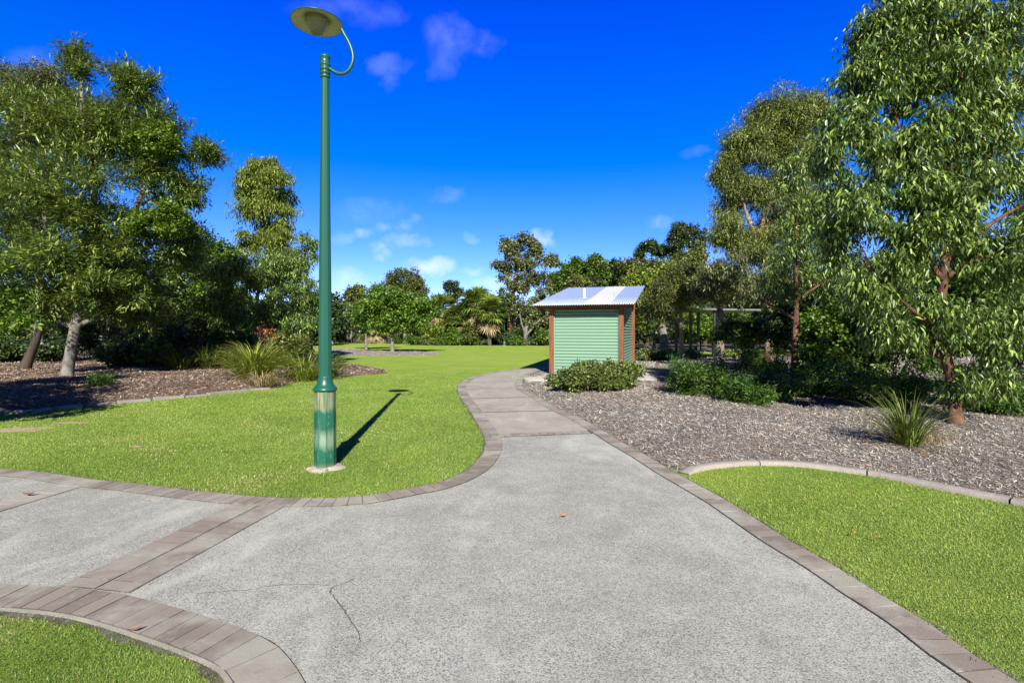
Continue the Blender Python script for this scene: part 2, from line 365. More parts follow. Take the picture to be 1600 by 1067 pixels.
m, nt, b = newmat('red stained timber'); M['timber'] = m
n = noise(nt, 5, 6, .65, stretch=(6, 6, .35)); c = ramp(nt, n, [(.3, (.09, .03, .012)), (.6, (.235, .075, .025)), (.8, (.37, .14, .05))]); col(nt, b, c); b.inputs['Roughness'].default_value = .65; bump(nt, b, n, .4, .01)
# worn paint of the pole's base casing: faded beige streaks, local z
m, nt, b = newmat('sun faded green casing'); M['casing'] = m
tc = nt.nodes.new('ShaderNodeTexCoord'); sp = nt.nodes.new('ShaderNodeSeparateXYZ'); nt.links.new(tc.outputs['Object'], sp.inputs[0])
z = sp.outputs[2]
st = noise(nt, 9, 4, .6, stretch=(3.5, 3.5, .22)); fine = noise(nt, 40, 5, .7, stretch=(1, 1, .4)); brd = noise(nt, 6, 3, .5, stretch=(1.6, 1.6, .3))
zz = mth(nt, 'ADD', z, mth(nt, 'MULTIPLY', mth(nt, 'SUBTRACT', brd, .5), .18))
def band_(lo, hi, s):
    return mth(nt, 'MULTIPLY', mth(nt, 'MULTIPLY', mth(nt, 'SUBTRACT', zz, lo), s, clamp=True), mth(nt, 'MULTIPLY', mth(nt, 'SUBTRACT', hi, zz), s, clamp=True), clamp=True)
streak = mth(nt, 'MULTIPLY_ADD', mth(nt, 'SUBTRACT', st, .5), 4.0, .62, clamp=True)
up = mth(nt, 'MULTIPLY', band_(.66, 1.2, 22), mth(nt, 'MAXIMUM', streak, .25))
lowb = mth(nt, 'MULTIPLY', band_(.22, .50, 10), mth(nt, 'MULTIPLY_ADD', mth(nt, 'SUBTRACT', st, .5), 3.0, .60, clamp=True))
c = mix(nt, up, (.010, .10, .062), (.27, .265, .14)); c = mix(nt, mth(nt, 'MULTIPLY', lowb, .85), c, (.26, .34, .24))
c = mix(nt, mth(nt, 'MULTIPLY', mth(nt, 'SUBTRACT', .09, z, clamp=True), 12, clamp=True), c, (.16, .15, .09))
c = mix(nt, mth(nt, 'MULTIPLY', mth(nt, 'SUBTRACT', fine, .56, clamp=True), 3, clamp=True), c, (.28, .34, .26))
col(nt, b, c); b.inputs['Roughness'].default_value = .45

# ------------------------------------------------------------------ setting: ground, paths, beds
LE = [(-14, 6.9), (-9, 6.35), (-7.2, 6.1), (-6.4, 5.98)] + GG([(0,734.4),(72.5,739.8),(145,750.7),(217.6,758),(290,767),(362.7,775),(435,779.7),(508,780.5),(560,778),(592,774),(641.5,764.8),
     (680,757),(715,743.8),(739.5,728),(755,708),(759,692),(753.5,675.5),(741,654.5),(729,635),(718.5,619.5),(715,607),(720,598.5),(736,589.8),(767.5,582.8),(806,577.5),(844.5,574)]) + [(3.2, 26.2), (9, 30)]
LE = smooth(LE)
RE_far = [(9.3, 28.4), (3.8, 24.6)] + GG([(858,577),(835,583),(820,592),(816,600),(820,609),(837.5,618),(872.5,639),(907.5,654.5),(942.5,674),(977.5,695),(1012.5,714),(1056,740),
     (1100,764),(1150,792.5),(1225,841),(1300,884),(1375,931),(1450,976),(1525,1029),(1574,1059)]) + [(2.36, 1.5), (2.4, -2)]
RE = smooth(RE_far)
BL = smooth([(-14, 3.5), (-6, 3.15), (-4.2, 3.03), (-3.4, 2.96), (-3.1, 2.93)] + GG([(0,957.5),(47,961),(109,970),(163,984.7),(217.6,1002.8),(272,1022.8),(326,1046)]) + [(-1.31, 2.33), (-1.08, 2.05), (-.85, 1.6), (-.7, 1.0), (-.65, -2)])
PATH = np.concatenate([LE, RE, BL[::-1]])
KO = smooth(GG([(1058,739),(1080,732),(1112,727),(1169,723),(1244,725),(1319,734),(1375,742),(1450,757),(1525,772),(1600,787)]) + [(5.4, 3.7), (6.4, 2.0), (6.8, -2)])
i0 = int(np.argmin(np.hypot(RE[:, 0]-KO[0, 0], RE[:, 1]-KO[0, 1])))
RBED = np.concatenate([KO, [(50, -2), (55, 36), (30, 36), (16, 33), (9, 30.5), (5.5, 27)], resample(RE[:i0], .25)])
LB_front = smooth([(-26, 9.2), (-16, 9.35)] + GG([(0,647),(37,644),(112,638),(178,631),(244,625),(312,619),(390,610),(422,607.5),(453,600),(484,592.5),(520,588)]) + [(-4.9, 19.3), (-5.2, 21), (-7, 24), (-10, 27), (-12, 34)], .2)
LBED = np.concatenate([LB_front, [(-45, 36), (-45, 9)]])
# island bed under the two young trees
ISL = smooth(GG([(500,545),(515,552),(560,556),(620,556),(675,554.5),(688,552),(660,550),(600,547.5),(550,546),(515,544),(490,543),(500,545)]), .3)

def sheet(name, poly, z, mat, **k):
    from mathutils.geometry import tessellate_polygon
    pts = [Vector((p[0], p[1], 0)) for p in poly]
    tr = tessellate_polygon([pts])
    me = bpy.data.meshes.new(name); me.from_pydata([(p[0], p[1], z) for p in poly], [], [tuple(t) for t in tr])
    bm = bmesh.new(); bm.from_mesh(me); bmesh.ops.recalc_face_normals(bm, faces=bm.faces)
    if bm.faces and sum(f.normal.z for f in bm.faces) < 0: bmesh.ops.reverse_faces(bm, faces=bm.faces)
    bm.to_mesh(me); bm.free()
    o = link(name, me, mat); tag(o, kind='structure'); return o
n = 60; xs = np.linspace(-700, 700, n+1); V = np.array([(x, y, 0) for y in np.linspace(-100, 1300, n+1) for x in xs])
Q = np.array([(j*(n+1)+i, j*(n+1)+i+1, (j+1)*(n+1)+i+1, (j+1)*(n+1)+i) for j in range(n) for i in range(n)])
tag(link('ground', npmesh('ground', V, Q), M['lawn']), 'green lawn stretching to the trees', 'ground', kind='structure')
sheet('forest_floor', [(-90, 40), (-30, 33), (-23, 62), (-17, 78), (-12, 62), (0, 58.5), (12, 58), (17, 46), (60, 40), (180, 40), (180, 260), (-180, 260), (-180, 40)], .005, M['litter'])
sheet('path', PATH, .012, M['concrete'])
# older tan slab beyond the first cross band
j0 = int(np.argmin(np.hypot(*(LE - G(757, 684)[:2]).T))); j1 = int(np.argmin(np.hypot(*(RE - G(938, 672)[:2]).T)))
FARP = np.concatenate([LE[j0:], RE[:j1+1]])
sheet('far_path', FARP, .016, M['concrete_tan'])
sheet('distant_path', GG([(527,527.2),(536,531.5),(556,534.5),(580,536.2),(610,535.2),(575,533.2),(552,530.5),(545,527.4)]), .009, M['concrete_pale'])

def band(name, curve, w0, w1, z=.022, pitch=.112, gap=.007, joint=True):
    c = resample(curve, pitch / 4); a = offset(c, w0); bb = offset(c, w1)
    vs = []; fs = []
    if joint:
        zz = z - .004
        V = np.concatenate([np.c_[a, np.full(len(a), zz)], np.c_[bb, np.full(len(a), zz)]]); k = len(a)
        Q = np.array([(i, i+1, k+i+1, k+i) for i in range(k-1)])
        o = link(name + '_joint', npmesh(name, V, Q), M['joint']); tag(o, kind='structure')
    mb = MB(); k = len(c); sgn = 1 if w1 > w0 else -1
    for i in range(0, k - 4, 4):
        a0, a1, b0, b1 = a[i], a[i+4], bb[i], bb[i+4]
        def q(s, t): # s along, t across
            return (a0*(1-s)+a1*s)*(1-t) + (b0*(1-s)+b1*s)*t
        g = gap/pitch/2*random.uniform(.6, 1.3); g2 = gap/abs(w1-w0)/2; h = z + random.uniform(-.0012, .0012)
        cs = [q(g, g2), q(1-g, g2), q(1-g, 1-g2), q(g, 1-g2)]
        top = [(p[0], p[1], h) for p in cs]; bot = [(p[0], p[1], z-.006) for p in cs]
        mb.add(top, [(0,1,2,3)], random.uniform(.1, 1)); mb.add(top + bot, [(0,4,5,1),(1,5,6,2),(2,6,7,3),(3,7,4,0)], 0.0)
    o = mb.build(name, M['brick']); tag(o, kind='structure'); return o
def soil_shadow_strip(c, a, b):  # dark soil strip that also paints the shadow gap at the grass edge
    c = resample(c, .02); n = len(c); j = np.convolve(RG.normal(0, .012, n+6), np.ones(7)/4, 'valid')
    V = np.concatenate([np.c_[offset(c, a) + j[:, None], np.full(n, .007)], np.c_[offset(c, b), np.full(n, .0085)]])
    tag(link('soil_shadow_edge', npmesh('edge', V, np.array([(i, i+1, n+i+1, n+i) for i in range(n-1)])), M['joint']), kind='structure')
soil_shadow_strip(LE[:-20], -.03, .02); soil_shadow_strip(RE, -.03, .02); soil_shadow_strip(BL, .03, -.01)
band('path_border', LE[:-20], .012, .235)
band('path_border', RE, .012, .225)
band('path_border', BL, -.026, -.272)
Kc = offset(BL, -.02); V = np.concatenate([np.c_[offset(BL, -.004), np.full(len(BL), .017)], np.c_[offset(BL, -.024), np.full(len(BL), .017)]]); k = len(BL)
tag(link('border_haunch', npmesh('haunch', V, np.array([(i, i+1, k+i+1, k+i) for i in range(k-1)])), M['concrete_tan']), kind='structure')
# cross bands
def line(p, q): p = np.array(p, float); q = np.array(q, float); return np.array([p + (q-p)*t for t in np.linspace(0, 1, 30)])
band('path_cross_band', line((-2.56, 3.15), (-2.285, 4.77)), 0.012, .24, z=.0192)
band('path_cross_band', line((-2.56, 3.15), (-2.285, 4.77)), -.012, -.26, z=.0192)
band('path_cross_band', line((-4.66, 3.45), (-4.36, 5.45)), -.01, -.30, z=.0192)
for (a, b_, w) in (((764,681),(925,674.5),.2), ((756,645),(872,642.5),.1), ((738,623.5),(836,621.5),.08), ((728,608.5),(816,607.5),.06), ((727, 597), (818, 596), .06)):
    p, q = G(*a)[:2], G(*b_)[:2]
    if w > .15: band('path_cross_band', line(p, q), 0, w, z=.0255)
    else:
        c = line(p, q); V = np.concatenate([np.c_[offset(c, 0), np.full(30, .0205)], np.c_[offset(c, w*.45), np.full(30, .0205)]])
        tag(link('path_joint', npmesh('joint', V, np.array([(i, i+1, 31+i-0, 30+i) for i in range(29)])), M['joint']), kind='structure')
def crack(pts, w, name='path_crack', z=.0145):
    c = smooth(GG(pts), .02); c = c + RG.normal(0, .0022, c.shape)
    ww = np.abs(RG.normal(w, w*.35, len(c))) * np.sin(np.linspace(.15, math.pi-.15, len(c)))**.5
    t = np.gradient(c, axis=0); t /= np.linalg.norm(t, axis=1)[:, None]; nn = np.stack([t[:, 1], -t[:, 0]], 1)
    V = np.concatenate([np.c_[c + nn*ww[:, None]/2, np.full(len(c), z)], np.c_[c - nn*ww[:, None]/2, np.full(len(c), z)]]); k = len(c)
    tag(link(name, npmesh(name, V, np.array([(i, i+1, k+i+1, k+i) for i in range(k-1)])), M['joint']), kind='structure')
crack([(556.5,905),(540,914),(523,919),(516,926.6),(524,938.7),(536,955),(548.4,973.7),(560.5,992.5),(563,1007)], .008)
crack([(516,918),(500,916.5),(470,916),(428,917.6),(392,924),(350,927),(308,930)], .0045)
crack([(563,1007),(556,1014),(548,1032)], .002)
# saw cut in the double band
p, q = np.array((-2.56, 3.13)), np.array((-2.30, 4.67))
c = line(p, q); V = np.concatenate([np.c_[offset(c, .005), np.full(30, .0175)], np.c_[offset(c, -.005), np.full(30, .0175)]])
tag(link('path_joint', npmesh('joint', V, np.array([(i, i+1, 31+i, 30+i) for i in range(29)])), M['concrete_tan']), kind='structure')

def bedz(poly, x, y, zmax, slope):
    s = sdist(poly, x, y)
    return np.where(s > 0, zmax*(1-np.exp(-s*slope/zmax)), s*.4) + np.where(s > .3, .02*np.sin(x*2.1+1)*np.sin(y*1.7), 0)
def bed(name, poly, zmax, slope, mat, res, bounds, label):
    x0, x1, y0, y1 = bounds; nx = int((x1-x0)/res); ny = int((y1-y0)/res)
    X, Y = np.meshgrid(np.linspace(x0, x1, nx), np.linspace(y0, y1, ny)); Z = np.maximum(bedz(poly, X, Y, zmax, slope), -.06)
    V = np.stack([X.ravel(), Y.ravel(), Z.ravel()], 1); idx = np.arange(nx*ny).reshape(ny, nx)
    Q = np.stack([idx[:-1, :-1], idx[:-1, 1:], idx[1:, 1:], idx[1:, :-1]], -1).reshape(-1, 4)
    keep = (V[Q][:, :, 2].max(1) > -.055)
    me = npmesh(name, V, Q[keep]); o = link(name, me, mat, smooth_=True); tag(o, label, 'garden bed', kind='structure'); return o
bed('mulch_bed', RBED, .10, .12, M['mulch'], .16, (0, 50, -2, 36.5), 'greyish mulch bed beside the path')
bed('mulch_bed', LBED, .30, .16, M['mulch_brown'], .16, (-45, -4, 9, 36), 'brown mulch bed beneath the left trees')
bed('mulch_bed', ISL, .10, .12, M['mulch'], .15, (-22, -4, 30, 55), 'mulch island under the two young trees')

def chips(name, poly, zf, n, mat, dmin, dmax, xr, label, L0=.05):
    d = dmin*(dmax/dmin)**RG.random(n); x = (RG.random(n)*(xr[1]-xr[0])+xr[0])*d
    k = sdist(poly, x, d) > .02; x, d = x[k], d[k]; n = len(x)
    z = zf(x, d) + .006 + RG.random(n)*.012
    sc = np.clip((d/8)**.7, .8, 3)
    L = L0*RG.uniform(.3, 1.35, n)*sc; W = L*RG.uniform(.10, .27, n); st_ = RG.random(n) < .02; L = np.where(st_, L*3.2, L); W = np.where(st_, W*.9/3.2*1.2, W); vv = RG.random(n)**1.15*.93 + .07*(RG.random(n) < .02); vv = np.clip(vv + .16*np.sin(x*2.2+np.sin(d*1.3)*2)*np.sin(d*1.9+np.sin(x*1.1)), 0, .96); vv = np.where(RG.random(n) < .012, 1, vv); vv = np.where(st_, .12, vv); a = RG.uniform(0, 2*math.pi, n); tl = RG.normal(0, .35, n); rl = RG.normal(0, .4, n)
    u = np.stack([np.cos(a)*np.cos(tl), np.sin(a)*np.cos(tl), np.sin(tl)], 1); w = np.stack([-np.sin(a)*np.cos(rl), np.cos(a)*np.cos(rl), np.sin(rl)], 1)
    c = np.stack([x, d, z], 1); U = u*L[:, None]/2; Wv = w*W[:, None]/2
    V = np.stack([c-U-Wv*.6, c+U-Wv, c+U*.9+Wv*.7, c-U+Wv], 1).reshape(-1, 3); Q = np.arange(4*n).reshape(-1, 4)
    o = link(name, npmesh(name, V, Q, vv), mat); tag(o, label, 'mulch', kind='stuff')
chips('wood_chips', RBED, lambda x, y: bedz(RBED, x, y, .10, .12), 270000, M['chips'], 4.0, 30, (0, 1.6), 'grey brown wood chip mulch spread under the right shrubs')
chips('wood_chips', LBED, lambda x, y: bedz(LBED, x, y, .30, .16), 90000, M['chips_brown'], 9, 30, (-1.15, -.2), 'reddish brown bark mulch under the left trees', .06)
chips('wood_chips', ISL, lambda x, y: bedz(ISL, x, y, .10, .12), 9000, M['chips'], 30, 54, (-.45, -.1), 'mulch ring around the two young lawn trees', .045)

# kerb round the right lawn
def kerb(name, curve, w, h, mat, joint=1.2):
    c = resample(curve, .015); prof = [(-.0, -.02), (0, h*.75), (.02, h), (w-.02, h), (w, h*.75), (w, -.02)]
    V = []; 
    for o_, z in prof: V.append(np.c_[offset(c, o_), z*np.clip(np.arange(len(c))*.015/.35 + .25, 0, 1) + (RG.normal(0, .001, len(c)))])
    V = np.concatenate(V); k = len(c); Q = [(j*k+i, j*k+i+1, (j+1)*k+i+1, (j+1)*k+i) for j in range(len(prof)-1) for i in range(k-1) if (i % int(joint/.015)) != 0]
    return link(name, npmesh(name, V, np.array(Q)), mat, smooth_=False)
kb = kerb('garden_kerb', KO[0:], .14, .05, M['kerb']); tag(kb, 'curved pinkish concrete kerb between the mulch and the right lawn', 'kerb')
eg = empty('garden_edging', (-8, 11, 0)); tag(eg, 'row of weathered pink edging blocks along the left bed', 'edging')
E = resample(LB_front, .02); E = E[(E[:, 0] > -13)]
kk = int(np.argmin(np.hypot(*(E - G(424, 607)[:2]).T))); E = E[:kk]
i = 0
while i < len(E) - 25:
    ln = random.choice([20, 24, 28, 33]); c = E[i:i+ln]; i += ln + 1
    if len(c) < 8: break
    a = (c[-1] - c[0]); L_ = np.hypot(*a); ang = math.atan2(a[1], a[0]) + random.uniform(-.03, .03); m_ = (c[0]+c[-1])/2
    mb = MB(); mb.box(-L_/2+.012, L_/2-.012, -.075, .075, -.03, .05+random.uniform(-.012, .015)); me = mb.mesh('block', .012)
    o = link('edging_block', me, M['kerb'], eg); o.location = (m_[0]+8, m_[1]-11, 0); o.rotation_euler = (random.uniform(-.08, .08), random.uniform(-.03, .03), ang)

# bare soil patches in the lawn
def blobsheet(name, c, rx, ry, mat, z, n=40, label=None):
    ph = RG.uniform(0, 6.28, 6)
    pts = []
    for i in range(n):
        t = 2*math.pi*i/n; r = 1 + sum(.16*math.sin((k+2)*t+ph[k])/(1+.4*k) for k in range(5)); pts.append((c[0]+rx*r*math.cos(t), c[1]+ry*r*math.sin(t)))
    return sheet(name, pts, z, mat)
SOIL = [(38, 671, .5, .22), (112, 661, .36, .11), (214, 698, .11, .06), (0, 674, .45, .18)]
for i, (px, py, rx, ry) in enumerate(SOIL): blobsheet('bare_soil', G(px, py)[:2], rx*.9, ry*.9, M['soil'], .004+.0012*i)

# ------------------------------------------------------------------ grass blades
def grass(name, n, dmin, dmax, urange, label, hgt=.017, seed=1):
    rg = np.random.default_rng(seed)
    d = dmin*(dmax/dmin)**rg.random(n); x = (rg.random(n)*(urange[1]-urange[0])+urange[0])*d
    ok = ~inside(PATH[::2], x, d) & ~inside(RBED, x, d) & ~inside(ISL, x, d) & ~inside(LBED, x, d) 
    for px, py, rx, ry in SOIL:
        c = G(px, py); ok &= (((x-c[0])/rx)**2 + ((d-c[1])/ry)**2 + rg.normal(0, .9, n)) > .8
    ok &= (np.hypot(x+2.18, d-6.0) > .22)
    # kerb strip
    kx = sdist(np.concatenate([KO[6:], offset(KO, .135)[6:][::-1]]), x, d) < 0
    ok &= kx
    # sparse spots
    ok &= rg.random(n) < (.8 + .2*np.sin(x*3.1+np.sin(d*2.3)*2)*np.sin(d*2.7+np.cos(x*1.9)*2))
    ok &= rg.random(n) < np.clip((dmax-d)/(dmax*.45), 0, 1)
    x, d = x[ok], d[ok]; n = len(x)
    sc = np.clip(d/3, .8, 5)
    h = hgt*rg.uniform(.4, 1.25, n)*np.clip(sc, .9, 1.6)
    edge = np.abs(sdist(PATH[::5], x, d)); h *= np.where(edge < .12, 1.25, 1)
    w = .0023*sc**.85*rg.uniform(.7, 1.4, n)
    a = rg.uniform(0, 2*math.pi, n); lean = np.abs(rg.normal(.95, .35, n)); lean = np.clip(lean, 0, 1.4)
    dirv = np.stack([np.cos(a)*np.sin(lean), np.sin(a)*np.sin(lean), np.cos(lean)], 1)
    b_ = a + math.pi/2 + rg.normal(0, .5, n); side = np.stack([np.cos(b_), np.sin(b_), np.zeros(n)], 1)*w[:, None]/2
    base = np.stack([x, d, np.full(n, .0)], 1)
    mid = base + dirv*h[:, None]*.55 + np.array([0, 0, .004]); tip = base + dirv*h[:, None]*np.array([1.35, 1.35, .95])
    V = np.stack([base-side, base+side, mid+side*.9, tip+side*.15, tip-side*.15, mid-side*.9], 1).reshape(-1, 3)
    k = np.arange(n)*6; Q = np.concatenate([np.stack([k, k+1, k+2, k+5], 1), np.stack([k+5, k+2, k+3, k+4], 1)])
    pt_ = .17*np.sin(x*1.3+2*np.sin(d*.7))*np.sin(d*1.1+1.5*np.sin(x*.9)) + .06*np.sin(x*5+3*np.sin(d*2.1))
    v = np.clip(rg.normal(.46, .2, n) + pt_, 0, .88); dry = np.clip(np.sin(x*.9+2.2*np.sin(d*.8+.5))*np.sin(d*1.25+1.7*np.sin(x*1.4))-.55, 0, 1)*.55; v = np.where(rg.random(n) < .03+dry, 1.0, v)
    o = link(name, npmesh(name, V, Q, np.concatenate([v, v])), M['grass']); tag(o, label, 'grass', kind='stuff'); return o
grass('grass', 930000, 2.0, 24, (-1.4, .12), 'short mown grass of the left lawns', seed=3)
grass('grass', 600000, 2.0, 6.6, (.25, 1.75), 'short mown grass of the right lawn', seed=4)
# dry clippings along edges
def clips(curve, n, spread, label):
    c = resample(curve, .01); i = RG.integers(0, len(c), n); p = c[i] + RG.normal(0, spread, (n, 2)); a = RG.uniform(0, 6.28, n); L = RG.uniform(.006, .03, n); W = L*.25
    z = RG.uniform(.024, .032, n); u = np.stack([np.cos(a), np.sin(a), np.zeros(n)], 1)*L[:, None]/2; w = np.stack([-np.sin(a), np.cos(a), np.zeros(n)], 1)*W[:, None]/2
    b_ = np.c_[p, z]; V = np.stack([b_-u, b_+w, b_+u, b_-w], 1).reshape(-1, 3)
    tag(link('grass_clippings', npmesh('clip', V, np.arange(4*n).reshape(-1, 4), RG.random(n)), M['clippings']), label, 'clippings', kind='stuff')
clips(LE[(LE[:, 1] < 8)], 900, .035, 'dry clippings along the left lawn edge')
clips(RE[(RE[:, 1] < 8)], 900, .035, 'dry clippings along the right lawn edge')

# ------------------------------------------------------------------ foliage engine
def unit(a): return a/(np.linalg.norm(a, axis=-1, keepdims=True)+1e-9)
def sphere(n, rg): return unit(rg.normal(size=(n, 3)))
def leafmesh(C, O, k, rg, L, W, spread, droop, twig, detail, var=(.5, .33), out=.6, face=.8):
    """C cluster centres, O outward dirs, k leaves per cluster"""
    n = len(C)*k; c = np.repeat(C, k, 0); o = np.repeat(O, k, 0); t = rg.random(n)
    tw = np.repeat(unit(O + sphere(len(C), rg)*.7 + np.array([0, 0, .15-droop*.5])), k, 0)
    base = c + tw*((t-.4)*twig)[:, None] + sphere(n, rg)*(spread*rg.random(n)**.5)[:, None]
    d = unit(tw*out + sphere(n, rg)*.8 + np.array([0, 0, -droop]))
    l = L*rg.uniform(.6, 1.25, n); w = W*rg.uniform(.7, 1.25, n)
    s = unit(np.cross(d, unit(sphere(n, rg) + np.array([0, 0, face]) + o*face*.5)))*(w/2)[:, None]
    nn = unit(np.cross(s, d)); tip = base + d*l[:, None] + np.array([0, 0, -1.])*(l*droop*.18)[:, None]
    vv = np.clip(rg.normal(var[0], var[1], n) + np.repeat(rg.normal(0, .17, len(C)), k), 0, 1)
    midp = base + d*(l*.42)[:, None]
    if detail:
        m = midp - nn*(w*.22)[:, None] + np.array([0, 0, 1.])*(l*.05)[:, None]
        V = np.stack([base, midp+s, tip, midp-s, m], 1).reshape(-1, 3); i = np.arange(n)*5
        Q = np.concatenate([np.stack([i, i+1, i+2, i+4], 1), np.stack([i, i+4, i+2, i+3], 1)]); A = np.concatenate([vv, vv])
    else:
        V = np.stack([base, midp+s, tip, midp-s], 1).reshape(-1, 3); Q = np.arange(4*n).reshape(-1, 4); A = vv
    return V, Q, A
def blobclusters(blobs, sub, per, rg, shell=.55, subr=(.24, .40), flat=.85):
    """blobs: (cx,cy,cz,rx,ry,rz). returns clusters, dirs, subblob centres with blob index"""
    C = []; O = []; S_ = []
    for bi, b in enumerate(blobs):
        c = np.array(b[:3]); r = np.array(b[3:6]); nsub = max(3, int(sub*(b[6] if len(b) > 6 else 1)))
        dd = sphere(nsub, rg); rr = rg.uniform(.35, .82, nsub)
        sc = c + dd*rr[:, None]*r
        for j in range(nsub):
            sr = r*rg.uniform(*subr); sr[2] *= flat
            m = max(2, int(per*rg.uniform(.7, 1.3)))
            q = sphere(m, rg); q[:, 2] = q[:, 2]*.8 + .12; rad = rg.uniform(shell, 1.05, m)**.8
            C.append(sc[j] + q*rad[:, None]*sr); O.append(unit(q + .5*(sc[j]-c)/r)); S_.append((bi, sc[j]))
    return np.concatenate(C), np.concatenate(O), S_
def bow(a, b, rg, n=6, k=.08, up=.12):
    a = np.array(a, float); b = np.array(b, float); t = np.linspace(0, 1, n)[:, None]; L = np.linalg.norm(b-a)
    off = rg.normal(0, k*L, 3); p = a + (b-a)*t + np.sin(t*math.pi)*(off + np.array([0, 0, up*L])); p[1:-1] += rg.normal(0, .012*L, (n-2, 3)); return p
STY = dict(
 narrow=dict(L=.17, W=.034, spread=.20, droop=.15, twig=.42, k=30, detail=True, out=1.0, face=1.8),
 gum=dict(L=.12, W=.034, spread=.17, droop=1.0, twig=.34, k=22, detail=True, out=.3),
 gumfar=dict(L=.22, W=.065, spread=.25, droop=.9, twig=.5, k=12, detail=False, out=.3),
 round=dict(L=.07, W=.045, spread=.13, droop=.1, twig=.12, k=26, detail=False, out=.8),
 broad=dict(L=.15, W=.085, spread=.22, droop=.35, twig=.3, k=20, detail=False, out=.5),
 far=dict(L=.34, W=.21, spread=.5, droop=.35, twig=.5, k=21, detail=False, out=.5),
 fine=dict(L=.13, W=.024, spread=.22, droop=.5, twig=.35, k=30, detail=False, out=.6),
)
def foliage(name, blobs, mat, style, sub, per, parent, rg, origin, scale=1.0, shell=.55, subr=(.24, .40), **kw):
    s = dict(STY[style]); s.update(kw)
    C, O, S_ = blobclusters(blobs, sub, per, rg, shell, subr)
    zmin = kw.get('zmin', None); s.pop('zmin', None)
    if zmin is not None:
        C[:, 2] = np.maximum(C[:, 2], zmin + rg.random(len(C))*.08)
    V, Q, A = leafmesh(C, O, s['k'], rg, s['L']*scale, s['W']*scale, s['spread']*scale, s['droop'], s['twig']*scale, s['detail'], out=s['out'], face=s.get('face', .8))
    if zmin is not None: V[:, 2] = np.maximum(V[:, 2], zmin - .02)
    V = V - np.array(origin)
    return link(name, npmesh(name, V, Q, A), mat, parent), C, S_
def nearest(pts, p, below=True):
    pts = np.array(pts); d = np.linalg.norm(pts - p, axis=1)
    if below: d = d + np.where(pts[:, 2] > p[2] - .1, (pts[:, 2]-p[2]+.1)*2.5, 0)
    return int(np.argmin(d))
def tree(name, label, trunk, r0, blobs, leaf, bark, style='far', sub=8, per=10, seed=1, group=None, twigs=60, cat='tree', scale=1.0, forks=None, extra=None, sides=8, r_end=.3, shell=.5, subr=(.24, .40), limb=1.0, flare=1.35, **kw):
    rg = np.random.default_rng(seed); origin = np.array(trunk[0], float)
    t = empty(name, origin); tag(t, label, cat, group)
    mb = MB()
    def addtrunk(pts, ra, rb, fl):
        p = smooth(pts, .25) if len(pts) > 2 else np.array([np.array(pts[0]) + (np.array(pts[1])-np.array(pts[0]))*k for k in np.linspace(0, 1, 8)])
        s = np.linspace(0, 1, len(p)); rad = ra*(1-s) + rb*s
        h = p[:, 2]-p[0, 2]; rad = rad*(1 + (fl-1)*np.exp(-h/.18)); rad *= 1 + rg.normal(0, .03, len(p))
        if fl > 1: p = np.concatenate([[p[0]-np.array([0, 0, .15])], p]); rad = np.concatenate([[rad[0]*1.1], rad])
        mb.tube(p-origin, rad, sides); return p, rad
    tp, tr = addtrunk([np.array(q, float) for q in trunk], r0, r0*r_end, flare)
    nodes = [np.array(x) for x in tp]; nr = list(tr)
    if forks:
        for f in forks:
            q, qr = addtrunk([np.array(x, float) for x in f[1:]], f[0], f[0]*.4, 1.0); nodes += list(q); nr += list(qr)
    crown, C, S_ = foliage('crown', blobs, leaf, style, sub, per, t, rg, origin, scale, shell, subr, **kw)
    limbs = {}
    for bi, b in enumerate(blobs):
        c = np.array(b[:3]); i = nearest(nodes, c - np.array([0, 0, b[5]*.4]))
        p = bow(nodes[i], c, rg, 7, .06, .03); ra = min(nr[i]*.75, r0*.55*limb); rad = np.linspace(ra, ra*.3, 7)
        mb.tube(p-origin, rad, max(5, sides-2)); limbs[bi] = (p, rad)
    for bi, sc in S_:
        p, rad = limbs[bi]; i = int(np.argmin(np.linalg.norm(p - sc, axis=1)))
        i = max(1, min(i, len(p)-1)); q = bow(p[i], sc, rg, 5, .08, .04); ra = max(.008, rad[i]*.5*limb); mb.tube(q-origin, np.linspace(ra, ra*.4, 5), 5)
    subc = np.array([s[1] for s in S_])
    if twigs:
        for j in rg.choice(len(C), min(twigs, len(C)), replace=False):
            i = int(np.argmin(np.linalg.norm(subc - C[j], axis=1))); q = bow(subc[i], C[j], rg, 4, .08, .03); mb.tube(q-origin, np.linspace(.010, .004, 4)*max(1, r0*5), 4)
    me = mb.mesh('trunk'); link('trunk', me, bark, t, True)
    if extra:
        for (nm, bl, lf, st, sb, pr, kk) in extra: foliage(nm, bl, lf, st, sb, pr, t, rg, origin, **kk)
    return t
def B(px, py, rx, ry, d, depth=None, w=1):
    c = P(px, py, d); return (c[0], c[1], c[2], rx/F*d, depth if depth else rx/F*d, ry/F*d, w)
def shrub(name, label, blobs, leaf, style='round', sub=8, per=10, seed=1, group=None, zmin=.03, scale=1.0, cat='shrub', stems=5, bark='bark_dark', **kw):
    rg = np.random.default_rng(seed); cx = np.mean([b[0] for b in blobs]); cy = np.mean([b[1] for b in blobs]); org = np.array([cx, cy, zmin])
    t = empty(name, org); tag(t, label, cat, group)
    o, C, S_ = foliage('foliage', blobs, leaf, style, sub, per, t, rg, org, scale, zmin=zmin, **kw)
    mb = MB()
    for b in blobs:
        for i in range(stems):
            p = np.array(b[:3]); e = p + sphere(1, rg)[0]*np.array(b[3:6])*.6; e[2] = max(e[2], zmin+.1)
            mb.tube(bow(np.array([cx+rg.normal(0, .02), cy+rg.normal(0, .02), zmin-.1]), e, rg, 5, .06, .05)-org, np.linspace(.018, .006, 5), 5)
    link('stems', mb.mesh('stems'), M[bark], t, True)
    return t
